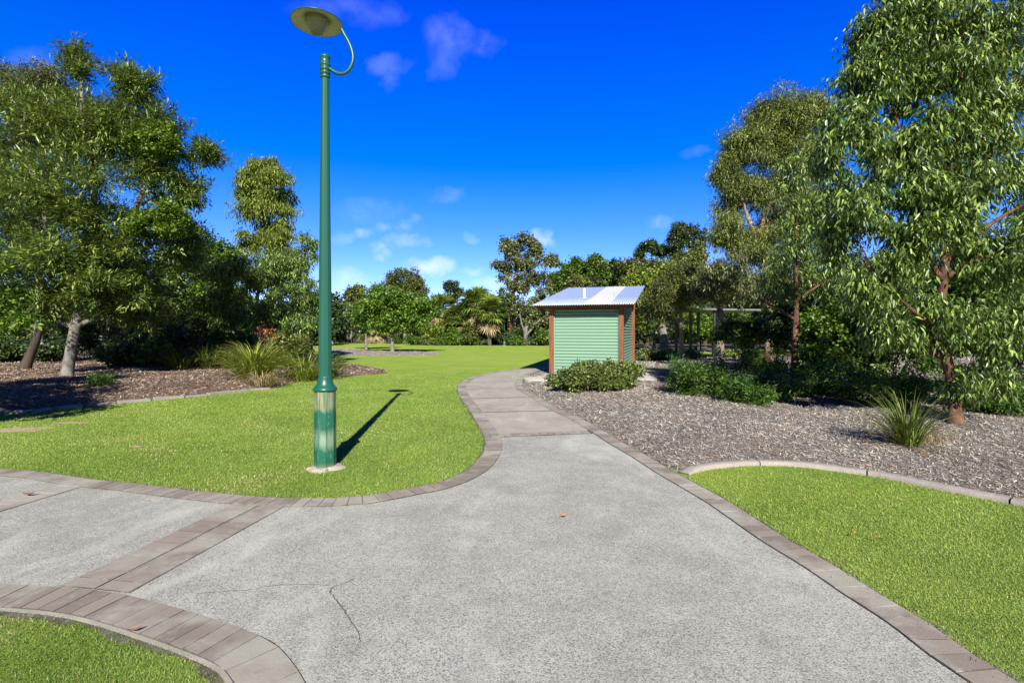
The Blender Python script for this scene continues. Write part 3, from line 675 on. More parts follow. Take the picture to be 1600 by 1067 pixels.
def gz(x, y):
    x = np.array([x]); y = np.array([y]); z = 0
    if inside(LBED, x, y)[0]: z = bedz(LBED, x, y, .30, .16)[0]
    elif inside(RBED, x, y)[0]: z = bedz(RBED, x, y, .10, .12)[0]
    return float(z)
def foot(px, d):
    x = (px-CX)/F*d; return np.array([x, d, gz(x, d)])

# ---- strappy clumps
def strap(name, label, c, n, L, leaf, seed, wid=.014, spread=.16, group=None, droop=1.0, straw=.12, cat='strappy plant'):
    rg = np.random.default_rng(seed); c = np.array(c, float)
    t = empty(name, c); tag(t, label, cat, group)
    def mk(n, L, el0, el1, droop, w, nm, mat):
        a = rg.uniform(0, 2*math.pi, n); el = rg.uniform(el0, el1, n)
        b0 = np.stack([np.cos(a), np.sin(a), np.zeros(n)], 1)*(spread*rg.random(n)**.5)[:, None]
        l = L*rg.uniform(.55, 1.15, n); seg = 6; pos = b0.copy(); ang = el.copy(); pts = [pos.copy()]
        az = a + rg.normal(0, .35, n)
        for s in range(seg):
            pos = pos + np.stack([np.cos(az)*np.cos(ang), np.sin(az)*np.cos(ang), np.sin(ang)], 1)*(l/seg)[:, None]
            ang = ang - droop*rg.uniform(.5, 1.3, n)*(.10+.09*s); pos[:, 2] = np.maximum(pos[:, 2], .012); pts.append(pos.copy())
        side = np.stack([-np.sin(az), np.cos(az), rg.normal(0, .25, n)], 1); wp = [.7, 1, 1, .9, .75, .5, .1]
        V = np.stack([p + sgn*side*(w*wp[i]/2) for i, p in enumerate(pts) for sgn in (-1, 1)], 1)
        k = np.arange(n)*(2*(seg+1)); Q = np.concatenate([np.stack([k+2*s, k+2*s+1, k+2*s+3, k+2*s+2], 1) for s in range(seg)])
        v = np.clip(rg.normal(.5, .28, n), 0, 1); link(nm, npmesh(nm, V.reshape(-1, 3), Q, np.tile(v, seg)), mat, t)
    mk(n, L, .75, 1.55, droop, wid, 'leaves', leaf)
    if straw: mk(int(n*straw), L*.7, .05, .5, .5, wid*.8, 'dead_leaves', M['leaf_straw'])
    return t

# ================================================================== LAMP POSTS
def make_lamp():
    t = empty('street_lamp', (0, 0, 0))
    mb = MB(); mb.lathe([(.128, 0), (.126, .02), (.124, .5), (.120, .915)], 8); o = mb.build('base_casing', M['casing'], t, 0)
    mb = MB(); mb.lathe([(.120, .905), (.136, .915), (.138, .93), (.128, .945), (.108, .965), (.090, .995), (.082, 1.04), (.078, 1.06), (.079, 1.075), (.076, 1.08)], 24); mb.build('collar', M['post_green'], t, 0, True)
    mb = MB(); mb.lathe([(.0755, 1.07), (.071, 2.0), (.058, 3.2), (.044, 4.62)], 12); mb.build('pole', M['post_green'], t)
    mb = MB(); mb.lathe([(.044, 4.56), (.055, 4.565), (.056, 4.59), (.047, 4.595), (.047, 4.605), (.058, 4.61), (.058, 4.635), (.049, 4.64), (.049, 4.65), (.060, 4.655), (.060, 4.68), (.052, 4.685), (.052, 4.70), (.062, 4.71), (.063, 4.725), (.054, 4.735), (.054, 4.79), (.062, 4.80), (.062, 4.815), (.045, 4.83), (.03, 4.845), (.0, 4.85)], 28, cap=False); mb.build('pole_cap', M['post_green'], t, 0, True)
    # swan arm, in metres relative to the pole (measured on the photo)
    cx, cz = 505.5, 732
    pts = [((x-cx)/F*6.0, 0, (732-y)/F*6.0) for x, y in ((508, 106), (514, 109.5), (521, 114), (529, 116.5), (537, 115), (544, 108.5), (548.5, 98), (549, 88), (546, 76), (541, 64.5), (536, 56), (533, 50), (530.5, 46))]
    mb = MB(); mb.tube(smooth(pts, .03), .0205, 12); mb.build('swan_arm', M['post_green'], t, 0, True)
    mb = MB(); mb.lathe([(.0, 0), (.018, 0), (.022, .03), (.016, .05), (.0, .052)], 12, pts[-2], cap=False)
    hx, hz = -.095, 5.225
    sh = MB(); sh.lathe([(.0, .095), (.06, .09), (.13, .075), (.20, .045), (.262, .012), (.288, -.004), (.290, -.014), (.284, -.014)], 48, (hx, 0, hz), cap=False)
    so = sh.build('lamp_shade', M['post_green'], t, 0, True)
    un = MB(); un.lathe([(.2845, -.013), (.262, .002), (.20, .018), (.145, .024), (.138, .050), (.0, .054)], 48, (hx, 0, hz), cap=False); u = un.build('reflector', M['cream'], so, 0, True)
    gl = MB(); gl.lathe([(.122, .055), (.120, .0), (.108, -.035), (.100, -.04), (.094, -.075), (.078, -.10), (.074, -.128), (.062, -.13), (.058, -.112), (.0, -.108)], 40, (hx, 0, hz), cap=False); gl.build('lamp_glass', M['glass_dim'], so, 0, True)
    return t
lamp0 = make_lamp()
ft = MB()
nn = 26; vs = []; ph = RG.uniform(0, 6, 8)
for (rk, z) in ((.20, -.02), (.195, .018), (.165, .034), (.12, .036), (.02, .036)):
    for i in range(nn):
        t = 2*math.pi*i/nn; r = rk*(1 + (.14*math.sin(3*t+ph[0]) + .10*math.sin(5*t+ph[1]) + .08*math.sin(9*t+ph[2])) * (1 if rk > .15 else .2)); vs.append((r*math.cos(t), r*math.sin(t), z + random.uniform(-.005, .006)*(z > 0)))
fs = [(j*nn+i, j*nn+(i+1) % nn, (j+1)*nn+(i+1) % nn, (j+1)*nn+i) for j in range(4) for i in range(nn)]
ft.add(vs, fs)
lamp0.location = (-2.19, 6.0, 0); tag(lamp0, 'tall green lamp post with faded base standing on the near lawn', 'street lamp', 'green park lamps')
ft.build('footing', M['concrete_tan'], lamp0)
def dup(root, loc, label, rz=0):
    r = root.copy(); COL.objects.link(r); r.location = loc; r.rotation_euler = (0, 0, rz); r['label'] = label
    for ch in list(root.children):
        c = ch.copy(); COL.objects.link(c); c.parent = r
        for g in ch.children:
            e = g.copy(); COL.objects.link(e); e.parent = c
    return r
dup(lamp0, G(1022, 549.5), 'green lamp post among the trees just right of the shed', R(200))
dup(lamp0, G(788, 540), 'distant green lamp post before the big gum at the far lawn edge', R(20))
dup(lamp0, G(545, 534), 'farthest green lamp post beside the distant path on the left', R(190))

# ================================================================== SHED
yaw = R(-17.5)
sh = empty('utility_shed', (1.457, 18.8, 0), yaw); tag(sh, 'pale green corrugated shed with sloping metal roof and rust red posts', 'shed')
Wd, Dp = 2.52, 5.4
zr = lambda v: 2.54 + (v + .5)*(1.16/6.6)      # roof underside along depth v
def corr_wall(name, u0, u1, v0, v1, z0, ztop, pitch=.112, amp=.016, mat=None):
    # horizontal corrugation between (u0,v0)-(u1,v1), top follows the roof
    n = 24; d = np.array([u1-u0, v1-v0]); nrm = np.array([d[1], -d[0]])/np.hypot(*d); V = []; Q = []
    rows = int((max(ztop(v0), ztop(v1)) - z0)/pitch*8)
    for j in range(rows+1):
        for i in range(n+1):
            t = i/n; p = np.array([u0, v0]) + d*t; z = z0 + j*pitch/8; zt = ztop(p[1]); z = min(z, zt); o = amp*math.sin(2*math.pi*z/pitch); V.append((p[0]+nrm[0]*o, p[1]+nrm[1]*o, z))
    for j in range(rows):
        for i in range(n): a = j*(n+1)+i; Q.append((a, a+1, a+n+2, a+n+1))
    return link(name, npmesh(name, np.array(V), np.array(Q)), mat or M['wall_green'], sh, True)
wt = lambda v: zr(v) - .10
corr_wall('wall', .08, Wd-.08, .02, .02, .02, lambda v: 2.40)
corr_wall('wall', Wd-.03, Wd-.03, .1, Dp-.1, .02, wt)
corr_wall('wall', .03, .03, Dp-.1, .1, .02, wt)
corr_wall('wall', Wd-.1, .1, Dp, Dp, .02, wt)
for u in (.10, Wd-.10):
    mb = MB(); mb.box(u-.02, u+.02, -.014, .0, .03, 2.38); mb.build('corner_trim', M['wall_green'], sh)
for (u, v) in ((0, 0), (Wd, 0), (0, Dp), (Wd, Dp)):
    mb = MB(); mb.box(u-.078, u+.078, v-.078, v+.078, 0, zr(v)-.13); mb.build('post', M['timber'], sh, .006)
mb = MB(); mb.box(-.55, 2.98, -.06, .06, 2.42, 2.555); mb.build('beam', M['timber'], sh, .004)
mb = MB(); mb.box(-.58, 3.0, -.22, -.18, 2.47, 2.55); mb.build('fascia', M['timber'], sh, .003)
mb = MB(); mb.box(-.55, 2.98, Dp-.06, Dp+.06, zr(Dp)-.22, zr(Dp)-.06); mb.build('beam', M['timber'], sh, .004)
for u in (-.5, .0, .84, 1.68, Wd, 2.93):   # rafters
    mb = MB(); v0, v1 = -.17, 6.0
    a, c = zr(v0)-.03, zr(v1)-.03
    mb.add([(u-.025, v0, a-.09), (u+.025, v0, a-.09), (u+.025, v1, c-.09), (u-.025, v1, c-.09), (u-.025, v0, a), (u+.025, v0, a), (u+.025, v1, c), (u-.025, v1, c)], [(0,3,2,1),(4,5,6,7),(0,1,5,4),(1,2,6,5),(2,3,7,6),(3,0,4,7)])
    mb.build('rafter', M['timber'], sh)
def roof(name, u0, u1, mat, lift=0.0):
    pitch = .083; n = int((u1-u0)/pitch*8); us = np.linspace(u0, u1, n+1); V = []
    for v in (-.58, 1.6, 3.8, 6.1):
        for u in us: V.append((u, v, zr(v)+.012+lift+.014*math.sin(2*math.pi*(u-0)/pitch)))
    V = np.array(V); Q = [(j*(n+1)+i, j*(n+1)+i+1, (j+1)*(n+1)+i+1, (j+1)*(n+1)+i) for j in range(3) for i in range(n)]
    V2 = V.copy(); V2[:, 2] -= .004; k = len(V)
    Q2 = [(q[3]+k, q[2]+k, q[1]+k, q[0]+k) for q in Q]; E_ = [(i, i+k, i+1+k, i+1) for i in range(n)]
    return link(name, npmesh(name, np.concatenate([V, V2]), np.array(Q+Q2+E_)), mat, sh, False)
roof('roof_sheet', -.62, 1.30, M['zinc']); roof('translucent_roof_sheet', 1.26, 2.16, M['trans_sheet'], .006); roof('roof_sheet', 2.12, 3.02, M['zinc'])
# vent pipe
pu, pv = .98, 1.35
mb = MB(); mb.lathe([(.06, 0), (.052, .02), (.042, .03), (.042, .40), (.0, .405)], 16, (pu, pv, zr(pv)+.0), cap=False); vp = mb.build('vent_pipe', M['white'], sh, 0, True)
mb = MB(); mb.box(pu-.13, pu+.13, pv-.13, pv+.13, zr(pv)+.0, zr(pv)+.012); fl = mb.build('pipe_flashing', M['white'], vp, .003)
fl.location.z = .02
for (bx, bv) in ((.1, .4), (1.75, 1.0), (1.95, .9), (2.0, 2.4)):
    mb = MB(); mb.lathe([(.03, 0), (.028, .012), (.0, .016)], 8, (bx, bv, zr(bv)+.03), cap=False); mb.build('roof_screw', M['darkmetal'], sh)
mb = MB(); mb.box(2.32, 2.42, -.09, -.02, 2.18, 2.28); mb.build('wall_block', M['wall_green'], sh, .01)  # plain block standing for a dark mark near the wall top
# slab under the shed with half round apron
ap = empty('shed_apron', (1.457, 18.8, 0), yaw); tag(ap, 'pale concrete slab with rounded end under and beside the shed', 'concrete slab')
mb = MB(); mb.box(-.25, Wd+.25, -1.2, Dp+.4, -.02, .055); mb.build('slab', M['concrete_pale'], ap, .01)
pts = [(.22 + .62*math.cos(t), -2.25 + .62*math.sin(t)) for t in np.linspace(0, 2*math.pi, 40)[:-1]]
mb = MB(); k = len(pts); mb.add([(x, y, -.02) for x, y in pts] + [(x, y, .09) for x, y in pts], [tuple(range(k, 2*k))] + [(i, (i+1) % k, k+(i+1) % k, k+i) for i in range(k)]); mb.build('rounded_end', M['concrete_pale'], ap, .01)
mb = MB(); mb.box(Wd+.252, Wd+1.25, -2.0, 1.8, -.02, .12); mb.build('side_slab', M['concrete_pale'], ap, .01)

# ================================================================== SHRUBS BY THE SHED
shrub('round_shrub', 'largest rounded grey green shrub in front of the shed', [B(920, 588, 44, 30, 13.3, .75), B(896, 597, 30, 22, 13.1, .5), B(948, 592, 28, 26, 13.2, .5)], M['leaf_pittos'], 'round', 34, 15, 21, 'shrubs in front of the shed', subr=(.2, .3), k=22, L=.075, W=.048, spread=.10)
shrub('round_shrub', 'smaller shrub beside the shed front right post', [B(980, 588, 26, 22, 13.9, .45), B(962, 598, 18, 15, 13.5, .35)], M['leaf_pittos'], 'round', 24, 16, 22, 'shrubs in front of the shed', k=20, L=.075, W=.048, spread=.10)
shrub('round_shrub', 'lowest small shrub at the left foot of the shed', [B(868, 597, 14, 10, 14.3, .3)], M['leaf_pittos'], 'round', 10, 10, 23, 'shrubs in front of the shed', k=24, L=.06, W=.038, spread=.08)
for i, (px, w, lb) in enumerate(((1008, 18, 'low clipped shrub immediately right of the shed behind the slab'), (1036, 20, 'low clipped shrub below the white branching trunk'), (1083, 18, 'low clipped shrub behind the slender green trunk'))):
    shrub('low_shrub', lb, [B(px, 556, w, 11, 28, .8)], M['leaf_pittos'], 'round', 14, 10, 30+i, 'low shrubs edging the bed right of the shed', k=18, L=.09, W=.06, spread=.14)
# ferny ground covers
def fern(label, blobs, seed, mat='leaf_fern', sub=16, per=12, **kw): shrub('spreading_shrub', label, blobs, M[mat], 'fine', sub, per, seed, 'spreading shrubs under the right trees', k=26, L=.10, W=.022, spread=.14, twig=.3, droop=.25, out=.9, subr=(.22, .38), **kw)
fern('ferny spreading shrub nearest the shed on the mulch', [B(1072, 588, 30, 36, 12.4, .9), B(1108, 590, 32, 32, 12.6, .9)], 41)
fern('ferny spreading shrub with its tip reaching into the open mulch', [B(1165, 614, 30, 24, 10.8, .8), B(1212, 600, 40, 32, 11.4, .9), B(1250, 604, 26, 20, 11.8, .6)], 42)
fern('bright ferny shrub between the bottle trunk and the pinkish trunk', [B(1165, 560, 34, 28, 18, 1.2), B(1205, 562, 38, 28, 18.5, 1.3)], 43)
fern('dark ferny shrub left of the near strappy clump', [B(1345, 606, 42, 30, 10.3, .9), B(1400, 606, 40, 30, 10.3, .9), B(1295, 590, 30, 26, 12, .9)], 44)
fern('ferny shrub at the right picture edge behind the red trunk', [B(1550, 622, 50, 42, 9.6, .9), B(1610, 620, 50, 48, 9.4, .9), B(1500, 600, 40, 40, 10.5, .9)], 45)
shrub('leafy_shrub', 'bright broad leaved shrub right of the slender reddish trunk', [B(1290, 520, 34, 48, 15, 1.3), B(1275, 570, 30, 30, 14.5, 1.1), B(1330, 500, 36, 50, 15.5, 1.3)], M['leaf_bright'], 'broad', 16, 12, 46, 'bright understorey shrubs on the right', scale=.85)
shrub('leafy_shrub', 'bright broad leaved shrub behind the big right gum', [B(1390, 500, 50, 70, 13.5, 1.4), B(1450, 540, 50, 60, 13, 1.3), B(1340, 560, 36, 40, 14, 1.1)], M['leaf_green'], 'broad', 18, 12, 47, 'bright understorey shrubs on the right', scale=.8)
shrub('leafy_shrub', 'tall leafy shrub at the right picture edge', [B(1560, 500, 60, 90, 13, 1.6), B(1630, 520, 60, 90, 12, 1.5), B(1510, 470, 40, 60, 13.5, 1.3)], M['leaf_green'], 'broad', 20, 12, 48, 'bright understorey shrubs on the right', scale=.8)

shrub('leafy_shrub', 'dark shrub mass under the grey leaved gum', [B(1150, 525, 40, 30, 20.5, 1.3), B(1190, 510, 40, 36, 21, 1.4)], M['leaf_green'], 'broad', 18, 12, 49, 'bright understorey shrubs on the right', scale=.9)
shrub('leafy_shrub', 'dark shrub mass between the pinkish trunk and the slender reddish trunk', [B(1225, 510, 34, 44, 19, 1.3), B(1262, 480, 40, 50, 18, 1.4), B(1300, 470, 50, 60, 17.5, 1.5)], M['leaf_dark'], 'broad', 20, 12, 50, 'bright understorey shrubs on the right')
# strappy plants
strap('strappy_clump', 'dark green strappy clump on the mulch beside the right lawn kerb', foot(1418, 6.75), 300, .82, M['leaf_strapdark'], 51, .011, .13, 'strappy clumps', .75, .25)
strap('strappy_clump', 'largest yellow green strappy clump at the end of the left bed', foot(397, 15.6), 900, 1.32, M['leaf_strap'], 52, .024, .30, 'strappy clumps', .8, .2)
strap('strappy_clump', 'yellow green strappy clump half behind the near lamp post', foot(474, 16.6), 380, 1.25, M['leaf_strap'], 53, .02, .3, 'strappy clumps', 1.1, .15)
strap('strappy_clump', 'small strappy clump just right of the near lamp post', foot(513, 17.6), 240, 1.1, M['leaf_strapdark'], 54, .02, .25, 'strappy clumps', 1.1, .15)
for i, (px, d, L_, lb) in enumerate(((285, 18, 1.0, 'dark strappy clump behind the mulch, leftmost of the shaded row'), (325, 18.4, 1.2, 'dark strappy clump second from left in the shaded row'), (357, 19, 1.1, 'dark strappy clump in the shaded row nearest the largest clump'), (445, 20, 1.5, 'strappy clump behind the two yellow green clumps'))):
    strap('strappy_clump', lb, foot(px, d), 260, L_, M['leaf_strapdark'], 55+i, .022, .3, 'strappy clumps', 1.0, .1)
strap('straw_tuft', 'pale dead straw tuft at the foot of the largest strappy clump', foot(410, 14.5), 220, .75, M['leaf_straw'], 60, .014, .3, None, 1.6, 0)
strap('straw_tuft', 'thin dead straw beside the near strappy clump and red trunk', foot(1448, 7.0), 60, .5, M['leaf_straw'], 61, .008, .2, None, 1.8, 0)
shrub('seedling', 'tiny green seedling alone on the brown mulch', [B(163, 593, 11, 8, 13.2, .18)], M['leaf_fern'], 'fine', 6, 7, 62, cat='seedling', zmin=gz(-10.5, 13.2), stems=3, L=.09, W=.02)
shrub('red_leaved_plant', 'small plant with orange red new leaves behind the left strappy clumps', [B(405, 517, 12, 7, 17.5, .3), B(424, 521, 8, 6, 17.5, .25)], M['leaf_red'], 'fine', 3, 3, 63, cat='plant', zmin=.2, stems=3, k=7, W=.035)

# ================================================================== NEAR TREES
# big left tree
d = 15.3
tree('large_leafy_tree', 'largest tree at left with leaning pale mottled trunk and narrow leaves', [foot(104, d), P(112, 540, d), P(122, 480, d), P(118, 420, d), P(140, 360, d+.3), P(150, 280, d+.3), P(150, 180, d)], .15,
     [B(60, 190, 85, 70, d, 1.7, 1.2), B(150, 210, 90, 75, d-.5, 1.6, 1.3), B(225, 200, 62, 60, d, 1.3), B(255, 275, 50, 60, d+.3, 1.2), B(110, 300, 110, 70, d-.8, 1.6, 1.5), B(200, 360, 90, 60, d, 1.5, 1.1), B(20, 320, 80, 90, d, 1.6, 1.2), B(80, 420, 100, 55, d-.3, 1.5, 1.2), B(200, 440, 80, 50, d+.6, 1.4), B(270, 385, 50, 45, d+.5, 1.1), B(124, 105, 30, 34, d, .5, .35), B(210, 130, 40, 35, d, .8, .6), B(318, 245, 26, 18, d, .5, .4), B(290, 300, 28, 30, d, .6, .5), B(-60, 260, 80, 120, d+.5, 1.8, .8), B(150, 455, 50, 40, d-.6, 1, .8), B(60, 480, 60, 34, d-.2, 1.2, .8), B(215, 480, 50, 34, d+.4, 1.2, .7), B(110, 410, 60, 50, d-1, 1, .8)],
     M['leaf_grevillea'], M['bark_white'], 'narrow', 19, 15, 71, twigs=260, forks=[(.13, P(118, 420, d), P(80, 360, d-.3), P(50, 260, d-.4), P(40, 180, d-.4)), (.11, P(122, 470, d), P(170, 400, d), P(215, 320, d), P(240, 230, d)), (.09, P(150, 280, d+.3), P(130, 180, d), P(128, 110, d))], sides=12, flare=1.25,
     extra=[('mistletoe', [B(262, 345, 36, 34, d-.6, .55), B(222, 352, 26, 22, d-.7, .4), B(235, 215, 40, 32, d-.8, .5), B(258, 232, 24, 24, d-.7, .4)], M['leaf_mistletoe'], 'round', 22, 12, dict(L=.09, W=.05, spread=.12, k=22))])
# others at left
tree('leaning_tree', 'dark tree with leaning rough brown trunk at far left', [foot(38, 17.5), P(60, 520, 17.5), P(66, 470, 17.6), P(60, 400, 18)], .15, [B(20, 400, 90, 60, 18.5, 1.8), B(-60, 330, 90, 100, 18.5, 2), B(60, 330, 60, 90, 19.5, 1.6)], M['leaf_green'], M['bark_dark'], 'broad', 14, 10, 72, twigs=60)
tree('slender_tree', 'thin pale trunk standing in the shade behind the left mulch', [foot(168, 20.5), P(170, 500, 20.5), P(172, 440, 20.5), P(180, 360, 20.5)], .09, [B(170, 420, 70, 50, 21, 1.6), B(220, 460, 60, 40, 21, 1.4), B(110, 470, 60, 40, 22, 1.4)], M['leaf_dark'], M['bark_white'], 'broad', 12, 10, 73, twigs=60)
tree('feathery_tree', 'finely leaved olive tree rising behind the large left tree', [foot(60, 26), P(60, 300, 26)], .22, [B(30, 145, 50, 40, 26, 2), B(85, 140, 42, 38, 26, 2), B(40, 220, 90, 60, 27, 2.4), B(140, 200, 60, 60, 27, 2)], M['leaf_olive'], M['bark_grey'], 'fine', 22, 14, 74, scale=1.6, twigs=60)
tree('low_branch_tree', 'bright leaved tree reaching in low at the left edge', [(-13.2, 11.2, .15), (-12.8, 11.3, 1.6), (-12.4, 11.3, 3.0)], .11, [(-10.9, 7.3, 2.9, 1.5, 1.4, .8, 1.2), (-12.5, 7.6, 3.4, 1.6, 1.4, 1.0, 1.2), B(-30, 470, 50, 30, 11.4, .7), B(22, 462, 24, 15, 11.4, .4, .6), B(20, 500, 36, 11, 11.3, .5, .7), B(-40, 400, 50, 50, 11.6, .8)], M['leaf_bright'], M['bark_grey'], 'broad', 12, 8, 75, scale=.75, k=9, twigs=140)
tree('overhanging_tree', 'tree whose crown hangs just outside the left edge and shades the bed', [(-12, 8.6, 0), (-11.8, 8.3, 2), (-11, 7.6, 4.2)], .12, [(-9.0, 5.9, 2.9, 1.4, 1.2, .9, 1.1), (-10.3, 6.6, 3.6, 1.6, 1.3, 1.0, 1.1), (-11.5, 7.2, 4.6, 1.6, 1.4, 1.1, 1)], M['leaf_green'], M['bark_grey'], 'broad', 14, 12, 80)
for i, (px, py, rx, ry, d, mt, lb) in enumerate(((200, 552, 34, 22, 19.5, 'leaf_dark', 'low dark shrub between the mottled trunk and the thin pale trunk'), (250, 548, 36, 26, 19.5, 'leaf_green', 'low dark shrub right of the thin pale trunk'), (300, 545, 34, 26, 20, 'leaf_dark', 'low dark shrub behind the leftmost strappy clump'), (15, 548, 30, 18, 22, 'leaf_dark', 'low dark shrub left of the leaning trunk'), (80, 548, 26, 18, 22, 'leaf_dark', 'low dark shrub behind the big mottled trunk'))):
    shrub('understorey_shrub', lb, [B(px, py, rx, ry, d, 1.1)], M[mt], 'broad', 20, 12, 230+i, 'understorey shrubs behind the left bed', zmin=.2)
tree('upright_gum', 'tall upright light green gum between the big left tree and the lamp post', [foot(425, 24), P(428, 470, 24), P(424, 400, 24), P(420, 330, 24)], .15,
     [B(392, 285, 24, 34, 24, 1, .9), B(430, 290, 28, 40, 24, 1.1, 1), B(412, 330, 50, 40, 24, 1.4, 1.3), B(435, 370, 34, 30, 24, 1.1, .8), B(390, 372, 24, 26, 24, .8, .4), B(448, 400, 34, 26, 24, 1, .6), B(398, 258, 10, 14, 24, .3, .3), B(420, 262, 16, 14, 24, .4, .4), B(425, 430, 56, 34, 24.5, 1.5, 1)],
     M['leaf_yellow'], M['bark_grey'], 'gum', 17, 15, 76, scale=1.35, twigs=120, forks=[(.035, P(426, 430, 24), P(440, 380, 24), P(440, 320, 24)), (.035, P(425, 410, 24), P(400, 350, 24), P(392, 290, 24))])
tree('drooping_gum', 'spreading silvery green gum left of the lamp post', [foot(395, 22), P(400, 500, 22), P(405, 440, 22)], .12, [B(375, 435, 50, 45, 22, 1.5, 1.2), B(430, 430, 50, 45, 22, 1.5, 1.2), B(470, 460, 30, 50, 22, 1, .8), B(480, 395, 18, 32, 22, .6, .45), B(350, 480, 40, 34, 22, 1.2), B(420, 495, 50, 30, 22, 1.4), B(465, 505, 34, 25, 22, 1)], M['leaf_gum'], M['bark_grey'], 'gum', 17, 13, 77, scale=1.3, twigs=100)
tree('dense_tree', 'dense dark green tree filling the gap right of the big left tree', [foot(330, 27), P(330, 450, 27)], .2, [B(335, 415, 50, 52, 27, 1.8, 1.3), B(290, 440, 60, 50, 27, 2), B(350, 470, 60, 50, 27, 2), B(250, 470, 60, 50, 26, 2)], M['leaf_green'], M['bark_dark'], 'broad', 24, 12, 78, scale=1.2)
tree('thin_lawn_tree', 'thin dark stemmed tree behind the near lamp post', [G(487, 553), P(487, 510, 34), P(486, 470, 34)], .10, [B(490, 490, 22, 22, 34, 1.1), B(480, 460, 26, 26, 34, 1.2)], M['leaf_green'], M['bark_dark'], 'broad', 12, 10, 79, scale=1.2)
for i, (px, py, rx, ry, d, mt, lb) in enumerate(((230, 520, 60, 40, 21, 'leaf_dark', 'dark shrub behind the left mulch in deep shade'), (310, 530, 50, 36, 23, 'leaf_olive', 'olive shrub behind the shaded strappy row'), (140, 525, 50, 34, 24, 'leaf_dark', 'dark shrub between the two pale left trunks'), (360, 535, 40, 24, 22, 'leaf_green', 'green shrub behind the largest strappy clump'), (450, 540, 36, 22, 21, 'leaf_olive', 'olive shrub behind the lamp side strappy clump'), (20, 520, 50, 24, 30, 'leaf_green', 'shrub at far left edge beyond the brown leaning trunk'), (85, 530, 40, 20, 27, 'leaf_olive', 'olive shrub seen between the leaning and mottled trunks'))):
    shrub('understorey_shrub', lb, [B(px, py, rx, ry, d, 1.3)], M[mt], 'broad', 20, 12, 90+i, 'understorey shrubs behind the left bed')

# big right gum
d = 8.7
tree('red_barked_gum', 'big drooping gum at right with flaky red bark', [foot(1493, 8.35), P(1490, 610, d), P(1468, 507, d), P(1474, 440, d), P(1478, 350, d), P(1480, 292, d), P(1492, 245, d), P(1500, 150, d), P(1500, 40, d), P(1505, -80, d)], .092,
     [B(1395, 120, 60, 80, d, .8, 1), B(1480, 60, 90, 80, d+.3, .9, 1.3), B(1570, 110, 70, 100, d, .9, 1.2), B(1330, 200, 50, 50, d, .6, .8), B(1300, 250, 30, 55, d, .5, .5), B(1400, 240, 70, 60, d-.3, .8, 1.1), B(1540, 260, 80, 80, d, .9, 1.3), B(1340, 330, 60, 60, d-.2, .7, 1), B(1440, 370, 70, 60, d-.4, .7, 1), B(1560, 400, 70, 60, d-.2, .8, 1), B(1370, 440, 60, 50, d-.2, .6, .8), B(1300, 380, 40, 60, d+.1, .5, .6), B(1480, 500, 70, 50, d-.2, .6, .8), B(1570, 530, 60, 50, d-.3, .7, .9), B(1385, 530, 40, 40, d, .5, .5), B(1640, 300, 60, 200, d, 1, 1), B(1500, 600, 30, 34, d-.2, .3, .3), B(1620, 20, 60, 80, d, 1, .8), B(1480, -60, 140, 60, d, 1.2, 1.2), B(1540, 590, 30, 24, d-.2, .3, .3), B(1440, 20, 60, 50, d-.2, .7, .8), B(1500, 110, 46, 50, d-.7, .35, .6), B(1372, 50, 46, 56, d, .6, .9), B(1350, 130, 40, 50, d, .6, .7), B(1440, -20, 60, 50, d, .8, .8), B(1478, 205, 60, 44, d-.5, .5, .8), B(1540, 180, 50, 50, d-.3, .6, .8), B(1440, 290, 50, 40, d-.5, .5, .7), B(1485, 330, 40, 60, d-.7, .35, .5)],
     M['leaf_gum'], M['bark_red'], 'gum', 21, 12, 101, face=.35, twigs=600, sides=12, k=14, scale=.98, r_end=.18, forks=[(.035, P(1480, 300, d), P(1470, 220, d-.1), P(1440, 130, d), P(1420, 60, d)), (.03, P(1492, 245, d), P(1530, 160, d), P(1545, 60, d)), (.05, P(1474, 440, d), P(1450, 400, d-.1), P(1430, 300, d-.1), P(1400, 180, d-.1)), (.05, P(1478, 350, d), P(1520, 300, d), P(1560, 200, d), P(1575, 80, d)), (.045, P(1470, 520, d), P(1420, 480, d-.2), P(1370, 430, d-.2))], shell=.45, subr=(.18, .34))
# tall crown right of centre
d = 24
tree('tall_gum', 'tall gum with olive rust crown and pinkish trunk right of the shed', [foot(1202, 24), P(1200, 500, d), P(1198, 430, d), P(1190, 360, d), P(1215, 280, d), P(1232, 200, d)], .19,
     [B(1225, 185, 60, 48, d, 1.5, 1.3), B(1175, 230, 50, 50, d, 1.4, 1.1), B(1250, 250, 60, 60, d, 1.6, 1.2), B(1160, 300, 46, 45, d, 1.3, .9), B(1230, 320, 60, 50, d, 1.6, 1), B(1140, 360, 34, 34, d, 1, .7), B(1195, 385, 60, 40, d, 1.5, .9), B(1133, 265, 22, 30, d, .7, .4), B(1270, 170, 30, 30, d, .9, .5), B(1280, 340, 40, 60, d, 1.2, .8)],
     M['leaf_rust'], M['bark_pink'], 'fine', 30, 16, 102, scale=1.45, twigs=200, sides=10, forks=[(.12, P(1195, 400, d), P(1165, 330, d), P(1150, 270, d)), (.12, P(1190, 360, d), P(1250, 300, d), P(1270, 220, d))], droop=.8)
tree('grey_leaved_gum', 'grey leaved gum with low hanging foliage in front of the shelter', [foot(1162, 26.5), P(1160, 470, 26.5)], .10, [B(1135, 425, 46, 40, 21.5, 1.3, 1.1), B(1180, 440, 50, 36, 22.5, 1.3, 1.1), B(1110, 445, 34, 24, 23, 1), B(1220, 450, 40, 30, 22, 1.1, .8)], M['leaf_greygum'], M['bark_grey'], 'gum', 16, 10, 103, scale=1.35, twigs=80)
d = 15.5
